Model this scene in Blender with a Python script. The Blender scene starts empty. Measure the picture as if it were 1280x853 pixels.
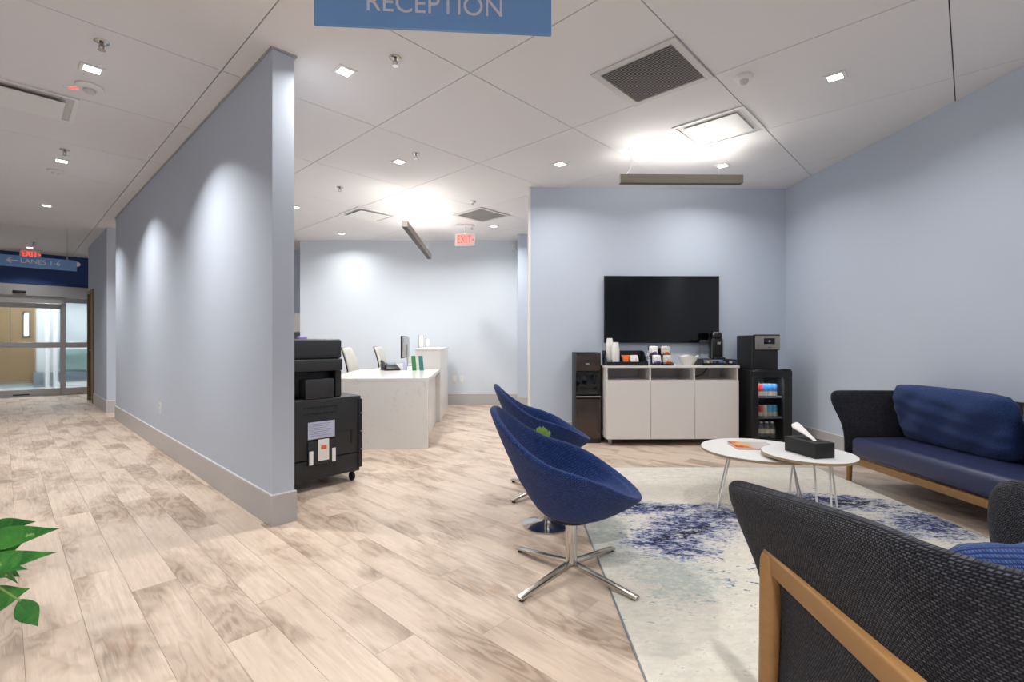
import bpy, bmesh, math, random
from mathutils import Vector, Matrix
PI = math.pi
SC = bpy.context.scene
COL = SC.collection
random.seed(7)

# ------------------------------------------------------------------ camera, world, exposure
F = 604.4; CX = 640.0; CY = 426.5; EYE = 1.2; CEIL = 3.1
cam_d = bpy.data.cameras.new('camera'); cam = bpy.data.objects.new('camera', cam_d); COL.objects.link(cam)
cam_d.sensor_width = 36.0; cam_d.lens = F / 1280 * 36.0; cam_d.clip_start = 0.02
cam.location = (0, 0, EYE); cam.rotation_euler = (PI/2, 0, 0)
SC.camera = cam
w = bpy.data.worlds.new('world'); SC.world = w; w.use_nodes = True
w.node_tree.nodes['Background'].inputs[0].default_value = (0.80, 0.88, 1.0, 1)
w.node_tree.nodes['Background'].inputs[1].default_value = 0.6
SC.view_settings.view_transform = 'Standard'; SC.view_settings.look = 'None'
SC.view_settings.gamma = 1.0; SC.view_settings.use_curve_mapping = False
SC.view_settings.exposure = 0.02
DOWN_W = 26.0        # watts of one recessed downlight

# ------------------------------------------------------------------ plan frames
TH = math.radians(46.5)
U = Vector((-math.sin(TH), math.cos(TH), 0)); V = Vector((math.cos(TH), math.sin(TH), 0))
A0 = Vector((-1.549, 3.125, 0))                       # near corner of the partition
ROT_V = TH                                            # local x = V, local y = U
def TS(t, s, z=0.0): return A0 + U*t + V*s + Vector((0, 0, z))
def to_ts(p): d = Vector((p[0], p[1], 0)) - A0; return d.dot(U), d.dot(V)
def hz(px, py, z):                                     # pixel -> point on the level z
    Y = F*(EYE - z)/(py - CY); return Vector(((px - CX)/F*Y, Y, z))
def hT(px, py, t):                                     # pixel -> (s, z) on the upright plane t = const
    d = Vector(((px - CX)/F, 1, -(py - CY)/F)); c = A0 + U*t
    k = c.dot(U)/d.dot(U); p = d*k; return to_ts(p)[1], EYE + p.z

# ------------------------------------------------------------------ materials
MATS = {}
def newmat(name):
    m = bpy.data.materials.new(name); m.use_nodes = True; MATS[name] = m
    nt = m.node_tree; b = nt.nodes['Principled BSDF']; return m, nt, b
def mat(name, col, rough=0.5, metal=0.0, emit=None, es=0.0, trans=0.0, spec=0.5, bump=0, bscale=60, alpha=1.0, vary=0.0, coat=0):
    if name in MATS: return MATS[name]
    m, nt, b = newmat(name)
    b.inputs['Base Color'].default_value = (*col, 1); b.inputs['Roughness'].default_value = rough
    b.inputs['Metallic'].default_value = metal; b.inputs['Specular IOR Level'].default_value = spec
    b.inputs['Coat Weight'].default_value = coat
    if trans: b.inputs['Transmission Weight'].default_value = trans; b.inputs['IOR'].default_value = 1.3
    if emit: b.inputs['Emission Color'].default_value = (*emit, 1); b.inputs['Emission Strength'].default_value = es
    if alpha < 1: b.inputs['Alpha'].default_value = alpha
    if bump or vary:
        tc = nt.nodes.new('ShaderNodeTexCoord'); n = nt.nodes.new('ShaderNodeTexNoise')
        n.inputs['Scale'].default_value = bscale; n.inputs['Detail'].default_value = 4
        nt.links.new(tc.outputs['Object'], n.inputs['Vector'])
        if bump:
            bp = nt.nodes.new('ShaderNodeBump'); bp.inputs['Strength'].default_value = bump; bp.inputs['Distance'].default_value = 0.01
            nt.links.new(n.outputs['Fac'], bp.inputs['Height']); nt.links.new(bp.outputs['Normal'], b.inputs['Normal'])
        if vary:
            mx = nt.nodes.new('ShaderNodeMix'); mx.data_type = 'RGBA'
            mx.inputs[6].default_value = (*[c*(1-vary) for c in col], 1); mx.inputs[7].default_value = (*[min(1, c*(1+vary)) for c in col], 1)
            nt.links.new(n.outputs['Fac'], mx.inputs[0]); nt.links.new(mx.outputs[2], b.inputs['Base Color'])
    return m
def srgb(r, g, b):
    f = lambda c: (c/255/12.92) if c/255 <= 0.04045 else ((c/255+0.055)/1.055)**2.4
    return (f(r), f(g), f(b))
class NG:                                              # tiny node helper
    def __init__(s, nt): s.nt = nt
    def add(s, t, **kw):
        n = s.nt.nodes.new(t)
        for k, v in kw.items(): setattr(n, k, v)
        return n
    def link(s, a, b): s.nt.links.new(a, b)
    def math(s, op, a, b=None, clamp=False):
        n = s.add('ShaderNodeMath', operation=op); n.use_clamp = clamp
        for i, x in enumerate((a, b)):
            if x is None: continue
            if isinstance(x, (int, float)): n.inputs[i].default_value = x
            else: s.link(x, n.inputs[i])
        return n.outputs[0]
    def mix(s, fac, a, b):
        n = s.add('ShaderNodeMix'); n.data_type = 'RGBA'
        for i, x in ((0, fac), (6, a), (7, b)):
            if isinstance(x, tuple): n.inputs[i].default_value = (*x, 1)
            elif isinstance(x, (int, float)): n.inputs[i].default_value = x
            else: s.link(x, n.inputs[i])
        return n.outputs[2]
    def ramp(s, fac, stops, interp='LINEAR'):
        n = s.add('ShaderNodeValToRGB'); cr = n.color_ramp; cr.interpolation = interp
        while len(cr.elements) < len(stops): cr.elements.new(0.5)
        for e, (p, c) in zip(cr.elements, stops):
            e.position = p; e.color = (*c, 1) if isinstance(c, tuple) else (c, c, c, 1)
        s.link(fac, n.inputs[0]); return n.outputs[0]
    def noise(s, vec, scale, detail=4, rough=0.55, dist=0.0):
        n = s.add('ShaderNodeTexNoise'); n.inputs['Scale'].default_value = scale; n.inputs['Detail'].default_value = detail
        n.inputs['Roughness'].default_value = rough; n.inputs['Distortion'].default_value = dist; s.link(vec, n.inputs['Vector']); return n.outputs['Fac']
    def mapping(s, vec, scale=(1, 1, 1), loc=(0, 0, 0), rot=(0, 0, 0)):
        n = s.add('ShaderNodeMapping'); n.inputs['Scale'].default_value = scale; n.inputs['Location'].default_value = loc
        n.inputs['Rotation'].default_value = rot; s.link(vec, n.inputs['Vector']); return n.outputs[0]
    def bump(s, h, b, strength=0.3, dist=0.01):
        n = s.add('ShaderNodeBump'); n.inputs['Strength'].default_value = strength; n.inputs['Distance'].default_value = dist
        s.link(h, n.inputs['Height']); s.link(n.outputs[0], b.inputs['Normal'])

def plank_material():
    m, nt, b = newmat('oak_plank'); g = NG(nt)
    tc = g.add('ShaderNodeTexCoord'); oi = g.add('ShaderNodeObjectInfo'); ge = g.add('ShaderNodeNewGeometry')
    r = g.math('ADD', g.math('MULTIPLY', oi.outputs['Random'], 37.0), g.math('MULTIPLY', ge.outputs['Random Per Island'], 53.0))
    cb = g.add('ShaderNodeCombineXYZ'); g.link(r, cb.inputs[0]); g.link(g.math('MULTIPLY', r, 1.7), cb.inputs[1]); g.link(r, cb.inputs[2])
    va = g.add('ShaderNodeVectorMath', operation='ADD'); g.link(tc.outputs['Object'], va.inputs[0]); g.link(cb.outputs[0], va.inputs[1])
    p = va.outputs[0]                                   # x across the plank, y along it
    big = g.noise(g.mapping(p, (3.4, 1.3, 1)), 1.0, 3, 0.55, 0.5)        # darker clouds in the boards
    grain = g.noise(g.mapping(p, (60, 3.0, 1)), 1.0, 5, 0.65, 0.5)
    swirl = g.noise(g.mapping(p, (6.0, 1.6, 1)), 1.0, 2, 0.5, 0.4)      # cathedral figure: contour lines of a smooth field
    ring = g.math('ABSOLUTE', g.math('SUBTRACT', g.math('FRACT', g.math('ADD', g.math('MULTIPLY', swirl, 10.0), g.math('MULTIPLY', grain, 1.7))), 0.5))
    tone = g.math('FRACT', g.math('MULTIPLY', r, 7.31))
    c0 = g.mix(g.ramp(grain, [(0.32, 0.0), (0.70, 1.0)]), srgb(199, 179, 160), srgb(222, 205, 189))
    c0 = g.mix(g.math('MULTIPLY', tone, 0.5), c0, srgb(200, 180, 161))
    cloud = g.ramp(big, [(0.46, 0.0), (0.66, 1.0)])
    lines = g.ramp(ring, [(0.02, 1.0), (0.38, 0.12)])
    c1 = g.mix(g.math('MULTIPLY', cloud, 0.58), c0, srgb(150, 127, 107))
    c1 = g.mix(g.math('MULTIPLY', g.math('MULTIPLY', lines, g.math('ADD', g.math('MULTIPLY', cloud, 0.55), 0.08)), 0.85), c1, srgb(108, 84, 66))
    kn = g.noise(g.mapping(p, (8, 3.5, 1), (3, 1, 0)), 1.0, 3, 0.6, 1.0)
    c2 = g.mix(g.math('MULTIPLY', g.ramp(kn, [(0.62, 0.0), (0.74, 1.0)]), 0.5), c1, srgb(168, 128, 98))
    g.link(c2, b.inputs['Base Color'])
    g.link(g.ramp(grain, [(0.2, 0.50), (0.8, 0.38)]), b.inputs['Roughness'])
    b.inputs['Specular IOR Level'].default_value = 0.4
    g.bump(grain, b, 0.06, 0.002); return m

def wood_material(name, c1, c2, scale=(30, 3, 30)):
    m, nt, b = newmat(name); g = NG(nt); tc = g.add('ShaderNodeTexCoord')
    n = g.noise(g.mapping(tc.outputs['Object'], scale), 1.0, 4, 0.6, 0.8)
    g.link(g.mix(n, c1, c2), b.inputs['Base Color']); b.inputs['Roughness'].default_value = 0.45; return m

def weave_material(name, c1, c2, mortar, cw, ch, bump=0.5, rough=0.9, msize=0.22):
    m, nt, b = newmat(name); g = NG(nt); tc = g.add('ShaderNodeTexCoord')
    br = g.add('ShaderNodeTexBrick'); br.offset = 0.5; br.squash = 1.0
    br.inputs['Scale'].default_value = 1.0; br.inputs['Brick Width'].default_value = cw; br.inputs['Row Height'].default_value = ch
    br.inputs['Mortar Size'].default_value = min(cw, ch)*msize; br.inputs['Mortar Smooth'].default_value = 0.9
    br.inputs['Color1'].default_value = (*c1, 1); br.inputs['Color2'].default_value = (*c2, 1); br.inputs['Mortar'].default_value = (*mortar, 1)
    g.link(tc.outputs['UV'], br.inputs['Vector'])
    g.link(br.outputs['Color'], b.inputs['Base Color']); b.inputs['Roughness'].default_value = rough
    b.inputs['Specular IOR Level'].default_value = 0.15; b.inputs['Sheen Weight'].default_value = 0.12
    g.bump(g.math('SUBTRACT', 1.0, br.outputs['Fac']), b, bump, min(cw, ch)*0.5); return m

def rug_material():
    m, nt, b = newmat('rug_pile'); g = NG(nt); tc = g.add('ShaderNodeTexCoord'); p = tc.outputs['Object']   # rug laid at world origin: metres
    sx = g.add('ShaderNodeSeparateXYZ'); g.link(p, sx.inputs[0])
    warp = g.noise(p, 3.2, 3); warp2 = g.noise(g.mapping(p, loc=(5, 3, 0)), 3.0, 3)
    x = g.math('ADD', sx.outputs[0], g.math('MULTIPLY', g.math('SUBTRACT', warp, 0.5), 0.30))
    y = g.math('ADD', sx.outputs[1], g.math('MULTIPLY', g.math('SUBTRACT', warp2, 0.5), 0.30))
    def blob(cx, cy, rx, ry, ang=0):
        c, s = math.cos(math.radians(ang)), math.sin(math.radians(ang))
        dx = g.math('SUBTRACT', x, cx); dy = g.math('SUBTRACT', y, cy)
        a = g.math('DIVIDE', g.math('ADD', g.math('MULTIPLY', dx, c), g.math('MULTIPLY', dy, s)), rx)
        d = g.math('DIVIDE', g.math('SUBTRACT', g.math('MULTIPLY', dy, c), g.math('MULTIPLY', dx, s)), ry)
        r2 = g.math('ADD', g.math('MULTIPLY', a, a), g.math('MULTIPLY', d, d))
        return g.math('SUBTRACT', 1.0, g.math('MULTIPLY', r2, 0.5), True)
    def mx(l):
        o = l[0]
        for q in l[1:]: o = g.math('MAXIMUM', o, q)
        return o
    fine = g.noise(g.mapping(p, (1.0, 2.0, 1), rot=(0, 0, 0.5)), 36, 5, 0.8)
    mid = g.noise(g.mapping(p, (1, 1.9, 1), rot=(0, 0, 0.35)), 10, 6, 0.75, 0.3)
    nz = g.math('MULTIPLY', g.math('SUBTRACT', g.math('ADD', g.math('MULTIPLY', fine, 0.5), g.math('MULTIPLY', mid, 0.5)), 0.5), 5.2)
    def spatter(mask, lo, hi): return g.ramp(g.math('ADD', mask, nz), [(lo, 0.0), (hi, 1.0)])
    base = g.mix(g.ramp(mid, [(0.35, 0.0), (0.65, 1.0)]), srgb(196, 193, 184), srgb(222, 215, 201))
    sea = mx([blob(0.60, 2.95, 0.26, 0.55), blob(0.85, 2.45, 0.3, 0.3), blob(2.3, 3.1, 0.35, 0.25)])
    base = g.mix(g.math('MULTIPLY', spatter(sea, 0.55, 1.2), 0.6), base, srgb(140, 160, 160))
    tan = mx([blob(2.1, 4.0, 0.6, 0.25), blob(1.1, 3.85, 0.6, 0.22)])
    base = g.mix(g.math('MULTIPLY', spatter(tan, 0.4, 1.3), 0.55), base, srgb(176, 168, 158))
    navy = mx([blob(1.0, 3.45, 0.58, 0.11, 5), blob(1.16, 3.14, 0.36, 0.26, 35), blob(0.92, 2.88, 0.24, 0.26, 30), blob(1.5, 3.30, 0.34, 0.14, 10),
               blob(2.4, 3.62, 0.50, 0.18, -12), blob(2.05, 3.45, 0.34, 0.16), blob(2.70, 3.15, 0.26, 0.26), blob(1.9, 2.2, 0.4, 0.2), blob(2.2, 3.0, 0.4, 0.12)])
    pale = spatter(navy, 0.34, 0.80)
    c = g.mix(g.math('MULTIPLY', pale, 0.8), base, srgb(112, 124, 162))
    deep = spatter(g.math('MULTIPLY', navy, 0.98), 0.74, 1.04)
    c = g.mix(g.math('MULTIPLY', deep, 0.95), c, srgb(34, 44, 86))
    dark = mx([blob(1.12, 3.02, 0.30, 0.06, 26), blob(2.5, 3.58, 0.42, 0.11, -10), blob(0.95, 3.47, 0.4, 0.03, 4)])
    c = g.mix(spatter(dark, 0.75, 1.05), c, srgb(40, 40, 52))
    speck = mx([blob(1.15, 2.5, 0.36, 0.40, 20)])
    c = g.mix(g.math('MULTIPLY', spatter(g.math('MULTIPLY', speck, 0.55), 0.86, 0.98), 0.9), c, srgb(66, 82, 128))
    g.link(c, b.inputs['Base Color']); b.inputs['Roughness'].default_value = 0.95; b.inputs['Specular IOR Level'].default_value = 0.1
    g.bump(g.noise(p, 220, 2), b, 0.35, 0.004); return m

def marble_material():
    m, nt, b = newmat('quartz'); g = NG(nt); tc = g.add('ShaderNodeTexCoord'); p = tc.outputs['Object']
    n = g.noise(p, 2.6, 6, 0.65, 1.4); v1 = g.math('ABSOLUTE', g.math('SUBTRACT', n, 0.5))
    br = g.noise(g.mapping(p, loc=(4, 2, 1)), 7, 3)
    vein = g.math('MULTIPLY', g.ramp(v1, [(0.0, 1.0), (0.012, 0.0)]), g.ramp(br, [(0.5, 0.0), (0.68, 1.0)]))
    g.link(g.mix(g.math('MULTIPLY', vein, 0.45), srgb(226, 224, 220), srgb(150, 150, 152)), b.inputs['Base Color'])
    b.inputs['Roughness'].default_value = 0.18; return m

def leaf_material():
    m, nt, b = newmat('pothos_leaf'); g = NG(nt); tc = g.add('ShaderNodeTexCoord'); p = tc.outputs['Object']; oi = g.add('ShaderNodeObjectInfo')
    n = g.noise(p, 16, 4, 0.6, 0.8); n2 = g.noise(g.mapping(p, (1, 1, 1), (2, 5, 1)), 30, 3)
    c = g.mix(g.ramp(n, [(0.35, 0.0), (0.65, 1.0)]), srgb(34, 104, 32), srgb(78, 150, 56))
    c = g.mix(g.math('MULTIPLY', oi.outputs['Random'], 0.5), c, srgb(22, 82, 30))
    c = g.mix(g.math('MULTIPLY', g.ramp(n2, [(0.66, 0.0), (0.72, 1.0)]), 0.6), c, srgb(170, 200, 120))
    g.link(c, b.inputs['Base Color']); b.inputs['Roughness'].default_value = 0.22; b.inputs['Specular IOR Level'].default_value = 0.6
    g.bump(n, b, 0.35, 0.02); return m

def book_material():
    m, nt, b = newmat('book_cover'); g = NG(nt); tc = g.add('ShaderNodeTexCoord'); p = tc.outputs['Object']
    n = g.noise(p, 9, 4, 0.6, 0.6); sx = g.add('ShaderNodeSeparateXYZ'); g.link(p, sx.inputs[0])
    f = g.math('ADD', g.math('MULTIPLY', sx.outputs[0], 3.2), n)
    c = g.ramp(f, [(0.10, srgb(30, 24, 40)), (0.42, srgb(70, 40, 52)), (0.55, srgb(214, 84, 36)), (0.72, srgb(244, 178, 84)), (0.95, srgb(216, 206, 204))])
    g.link(c, b.inputs['Base Color']); b.inputs['Roughness'].default_value = 0.25; return m

M = dict(
    wall=mat('wall_paint', srgb(192, 202, 216), 0.75, bump=0.02, bscale=400),
    wall_white=mat('wall_paint_white', srgb(213, 221, 229), 0.75),
    ceil=mat('ceiling_panel', srgb(228, 227, 228), 0.85, bump=0.02, bscale=500),
    gap=mat('ceiling_gap', srgb(96, 92, 88), 0.9),
    base=mat('baseboard', srgb(186, 184, 184), 0.35, 0.0, vary=0.03, bscale=2),
    white=mat('white_metal', srgb(230, 230, 228), 0.4),
    lam=mat('white_laminate', srgb(228, 224, 220), 0.35),
    niche=mat('cabinet_inside', srgb(206, 202, 198), 0.6),
    blk=mat('black_plastic', srgb(24, 24, 26), 0.4), blkg=mat('black_gloss', srgb(8, 8, 10), 0.08),
    blkm=mat('black_matte', srgb(30, 31, 33), 0.6), grey=mat('charcoal_plastic', srgb(38, 40, 43), 0.5, bump=0.03, bscale=300),
    dgrey=mat('copier_grey', srgb(44, 46, 49), 0.45),
    chrome=mat('chrome', srgb(200, 198, 194), 0.12, 1.0), steel=mat('brushed_steel', srgb(168, 162, 152), 0.3, 1.0, vary=0.05),
    alu=mat('aluminium', srgb(186, 186, 186), 0.35, 0.7), bronze=mat('bronze_panel', srgb(84, 74, 70), 0.25, 0.8, vary=0.15, bscale=5),
    glass=mat('clear_glass', (0.92, 0.97, 1.0), 0.02, trans=1.0, alpha=0.35),
    dglass=mat('smoked_glass', (0.8, 0.8, 0.84), 0.03, trans=1.0, alpha=0.25),
    acrylic=mat('blue_acrylic', srgb(112, 158, 214), 0.15, alpha=0.93), acr_t=mat('acrylic_text', srgb(206, 204, 218), 0.4),
    navyw=mat('navy_paint', srgb(40, 70, 128), 0.6), red=mat('exit_red', srgb(235, 40, 36), 0.4, emit=(1.0, 0.05, 0.03), es=2.2),
    exitp=mat('exit_panel', srgb(240, 226, 224), 0.2, alpha=0.6),
    lens=mat('lamp_lens', (1, 0.97, 0.9), 0.4, emit=(1.0, 0.96, 0.88), es=7.0), strip=mat('led_strip', (1, 1, 1), 0.4, emit=(1.0, 0.95, 0.86), es=4.0),
    oak=wood_material('honey_oak', srgb(158, 119, 72), srgb(134, 98, 58)), tan=wood_material('tan_door', srgb(146, 124, 90), srgb(130, 108, 76), (4, 4, 12)),
    plank=plank_material(), rug=rug_material(), quartz=marble_material(), book=book_material(),
    blue=weave_material('blue_weave', srgb(50, 80, 146), srgb(34, 58, 116), srgb(16, 28, 64), 0.012, 0.008, 0.6, msize=0.3),
    char=weave_material('charcoal_weave', srgb(86, 88, 100), srgb(36, 38, 47), srgb(9, 10, 16), 0.0070, 0.0052, 0.7, msize=0.5),
    cush=weave_material('blue_cushion', srgb(60, 86, 140), srgb(40, 64, 114), srgb(24, 40, 84), 0.0075, 0.0052, 0.8, msize=0.35),
    leather=mat('navy_leather', srgb(46, 52, 84), 0.36, bump=0.04, bscale=250),
    leaf=leaf_material(), stem=mat('stem', srgb(104, 140, 60), 0.5),
    succ=mat('succulent', srgb(132, 164, 78), 0.5, vary=0.25, bscale=30), pot=mat('pot_white', srgb(220, 220, 216), 0.4), soil=mat('soil', srgb(60, 44, 34), 0.9),
    cream=mat('cream_leather', srgb(206, 203, 194), 0.5), ceram=mat('ceramic', srgb(236, 234, 228), 0.25), paper=mat('paper', srgb(240, 238, 236), 0.8),
    cup=mat('paper_cup', srgb(240, 238, 234), 0.7), lilac=mat('lilac_print', srgb(196, 200, 226), 0.6), orange=mat('orange', srgb(240, 110, 40), 0.5, vary=0.35, bscale=90),
    purple=mat('purple', srgb(110, 78, 150), 0.4), violet=mat('violet_plastic', srgb(190, 170, 240), 0.4), green=mat('green_print', srgb(50, 130, 60), 0.5, vary=0.3, bscale=40),  # violet is one plain even colour
    teal=mat('teal_print', srgb(40, 120, 110), 0.5, vary=0.3, bscale=40), rubber=mat('rubber', srgb(18, 18, 18), 0.7), edge=mat('plywood_edge', srgb(168, 146, 118), 0.6),
    vfloor=mat('vestibule_floor', srgb(206, 214, 218), 0.25), vwall=mat('vestibule_wall', srgb(226, 234, 236), 0.6),
    frost=mat('frosted_pane_glow', srgb(226, 240, 240), 0.3, emit=(0.85, 0.95, 0.95), es=0.55), slate=mat('slate', srgb(120, 132, 140), 0.6), sage=mat('sage_panel', srgb(150, 176, 168), 0.3),
    canr=mat('can_red', srgb(200, 70, 66), 0.3, 0.3), canb=mat('can_blue', srgb(70, 128, 190), 0.3, 0.3), cang=mat('can_green', srgb(70, 150, 100), 0.3, 0.3),
    canl=mat('can_light', srgb(206, 200, 180), 0.3, 0.3), cant=mat('can_cyan', srgb(84, 170, 210), 0.3, 0.3), canm=mat('can_lid', srgb(190, 190, 180), 0.3, 0.8),
    water=mat('water_bottle', (0.8, 0.86, 0.92), 0.1, trans=0.8, alpha=0.6), slot=mat('dark_slot', srgb(92, 92, 96), 0.8),
    grille=mat('grille_white', srgb(206, 204, 202), 0.5),
)

# ------------------------------------------------------------------ mesh builder
class MB:
    def __init__(s): s.v = []; s.f = []; s.uv = {}
    def add(s, vs, fs):
        o = len(s.v); s.v += [tuple(q) for q in vs]; s.f += [tuple(i+o for i in q) for q in fs]; return s
    def box(s, x0, x1, y0, y1, z0, z1):
        return s.add([(x, y, z) for z in (z0, z1) for y in (y0, y1) for x in (x0, x1)],
                     [(0, 2, 3, 1), (4, 5, 7, 6), (0, 1, 5, 4), (2, 6, 7, 3), (0, 4, 6, 2), (1, 3, 7, 5)])
    def prism(s, poly, z0, z1):
        n = len(poly); vs = [(x, y, z0) for x, y in poly] + [(x, y, z1) for x, y in poly]
        return s.add(vs, [tuple(range(n))[::-1], tuple(range(n, 2*n))] + [(i, (i+1) % n, n+(i+1) % n, n+i) for i in range(n)])
    def prism_x(s, poly, x0, x1):                      # outline in (y, z)
        n = len(poly); vs = [(x0, a, b) for a, b in poly] + [(x1, a, b) for a, b in poly]
        return s.add(vs, [tuple(range(n))[::-1], tuple(range(n, 2*n))] + [(i, (i+1) % n, n+(i+1) % n, n+i) for i in range(n)])
    def lathe(s, prof, n=24, c=(0, 0, 0)):
        vs = []
        for r, z in prof:
            for k in range(n): a = 2*PI*k/n; vs.append((c[0]+r*math.cos(a), c[1]+r*math.sin(a), c[2]+z))
        fs = [(i*n+k, i*n+(k+1) % n, (i+1)*n+(k+1) % n, (i+1)*n+k) for i in range(len(prof)-1) for k in range(n)]
        m = len(prof)-1
        fs += [tuple(range(n))[::-1], tuple(m*n+k for k in range(n))]
        return s.add(vs, fs)
    def tube(s, pts, r, n=8):
        pts = [Vector(p) for p in pts]; rr = r if isinstance(r, (list, tuple)) else [r]*len(pts); vs = []; prev = None
        for i, p in enumerate(pts):
            d = (pts[min(i+1, len(pts)-1)] - pts[max(i-1, 0)]).normalized()
            a = Vector((0, 0, 1)) if abs(d.z) < 0.9 else Vector((1, 0, 0))
            if prev is not None: a = prev
            e1 = (a - d*a.dot(d)).normalized(); e2 = d.cross(e1); prev = e1
            for k in range(n):
                q = 2*PI*k/n; vs.append(p + e1*(rr[i]*math.cos(q)) + e2*(rr[i]*math.sin(q)))
        fs = [(i*n+k, i*n+(k+1) % n, (i+1)*n+(k+1) % n, (i+1)*n+k) for i in range(len(pts)-1) for k in range(n)]
        m = len(pts)-1; fs += [tuple(range(n))[::-1], tuple(m*n+k for k in range(n))]
        return s.add(vs, fs)
    def bar(s, p, q, wd, ht):                          # rectangular bar between two points
        p, q = Vector(p), Vector(q); d = (q-p).normalized(); up = Vector((0, 0, 1)) if abs(d.z) < 0.95 else Vector((0, 1, 0))
        a = d.cross(up).normalized()*wd/2; b = a.cross(d).normalized()*ht/2
        return s.add([p-a-b, p+a-b, p+a+b, p-a+b, q-a-b, q+a-b, q+a+b, q-a+b], [(3, 2, 1, 0), (4, 5, 6, 7), (0, 1, 5, 4), (1, 2, 6, 5), (2, 3, 7, 6), (3, 0, 4, 7)])
    def move(s, m):
        s.v = [tuple(m @ Vector(p)) for p in s.v]; return s
    def mesh(s, name, bevel=0, seg=2, smooth=True):
        me = bpy.data.meshes.new(name); me.from_pydata(s.v, [], s.f)
        bm = bmesh.new(); bm.from_mesh(me); bmesh.ops.recalc_face_normals(bm, faces=bm.faces)
        if bevel: bmesh.ops.bevel(bm, geom=list(bm.edges), offset=bevel, segments=seg, profile=0.5, affect='EDGES', clamp_overlap=True)
        bm.to_mesh(me); bm.free()
        if smooth:
            me.polygons.foreach_set('use_smooth', [True]*len(me.polygons)); me.set_sharp_from_angle(angle=math.radians(38))
        return me
    def build(s, name, m, parent=None, bevel=0, seg=2, smooth=True, loc=None, rz=0):
        return put(name, s.mesh(name, bevel, seg, smooth), m, parent, loc, rz)
def put(name, me, m, parent=None, loc=None, rz=0):
    if m is not None and not me.materials: me.materials.append(m if not isinstance(m, str) else M[m])
    o = bpy.data.objects.new(name, me); COL.objects.link(o)
    if parent is not None: o.parent = parent
    if loc is not None: o.location = loc
    if rz: o.rotation_euler = (0, 0, rz)
    return o
def tag(o, label, cat, group=None):
    o['label'] = label; o['category'] = cat
    if group: o['group'] = group
    return o
def thing(name, label, cat, loc=(0, 0, 0), rz=0, group=None):
    o = bpy.data.objects.new(name, None); COL.objects.link(o); o.location = loc; o.rotation_euler = (0, 0, rz); o.empty_display_size = 0.1
    return tag(o, label, cat, group)
def struct(o): o['kind'] = 'structure'; return o
def sempty(name, loc=(0, 0, 0), rz=0):
    o = bpy.data.objects.new(name, None); COL.objects.link(o); o.location = loc; o.rotation_euler = (0, 0, rz); return struct(o)
def box(name, x0, x1, y0, y1, z0, z1, m, parent=None, bevel=0, seg=2, loc=None, rz=0):
    return MB().box(x0, x1, y0, y1, z0, z1).build(name, m, parent, bevel, seg, loc=loc, rz=rz)
def text(name, body, size, depth, m, parent, loc, rot, sx=1.0, align='CENTER'):
    cu = bpy.data.curves.new(name, 'FONT'); cu.body = body; cu.size = size; cu.extrude = depth; cu.align_x = align; cu.align_y = 'CENTER'
    t = bpy.data.objects.new('tmp', cu); COL.objects.link(t); bpy.context.view_layer.update()
    me = bpy.data.meshes.new_from_object(t.evaluated_get(bpy.context.evaluated_depsgraph_get()))
    bpy.data.objects.remove(t); me.materials.clear(); me.materials.append(M[m]); me.name = name
    o = bpy.data.objects.new(name, me); COL.objects.link(o); o.parent = parent; o.location = loc; o.rotation_euler = rot; o.scale = (sx, 1, 1); return o
def area_light(parent, loc, size, watts, col=(1, 0.95, 0.88), spread=140, sy=None, rot=(0, 0, 0), shape='SQUARE'):
    d = bpy.data.lights.new('lamp_light', 'AREA'); d.energy = watts; d.color = col; d.size = size; d.shape = 'RECTANGLE' if sy else shape
    if sy: d.size_y = sy
    d.spread = math.radians(spread); o = bpy.data.objects.new('lamp_light', d); COL.objects.link(o); o.parent = parent; o.location = loc; o.rotation_euler = rot; return o

# ------------------------------------------------------------------ floor
PW, PL = 0.184, 1.22
floor = struct(box('floor', -6, 9, -6, 16, -0.12, -0.0065, 'edge', loc=TS(0, 0), rz=ROT_V))
pm = MB().box(-PW/2+0.0004, PW/2-0.0004, -PL/2+0.0004, PL/2-0.0004, -0.0065, 0).mesh('plank', 0.0004, 1)
def proj(p):
    if p.y < 0.4: return None
    return CX + F*p.x/p.y, CY - F*(p.z-EYE)/p.y
cells = []
for i in range(-16, 50):
    s0 = -0.96 + PW*i + PW/2
    off = (i*0.4173 % 1.0)*PL if i != 1 else 0
    if i == 1: off = -0.367 % PL
    if i == 2: off = -0.367 % PL + 0.45
    for j in range(-5, 11):
        t0 = off + PL*j + PL/2
        p = TS(t0, s0)
        if t0 > 11.44 + PL or p.y < -3.2 or p.y > 10.6 or p.x > 4.4: continue
        q = proj(p); vis = q is not None and -120 < q[0] < 1400 and q[1] < 990
        # hidden behind the partition
        if s0 > 0.3 and 0 < t0 < 9.6 and q and q[0] < 350: vis = False
        cells.append((0 if vis else 1, p.length, t0, s0))
cells.sort()
rest = MB()
for k, (hid, d, t0, s0) in enumerate(cells):
    if k < 300 and not hid:
        o = put('plank', pm, 'plank', floor, (s0, t0, 0)); o.rotation_euler = (0, 0, PI if random.random() < 0.5 else 0)
    else:
        rest.box(s0-PW/2+0.0006, s0+PW/2-0.0006, t0-PL/2+0.0006, min(t0+PL/2, 11.50)-0.0006, -0.0065, 0)
o = rest.build('plank_field', 'plank', floor); o['kind'] = 'stuff'

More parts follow.
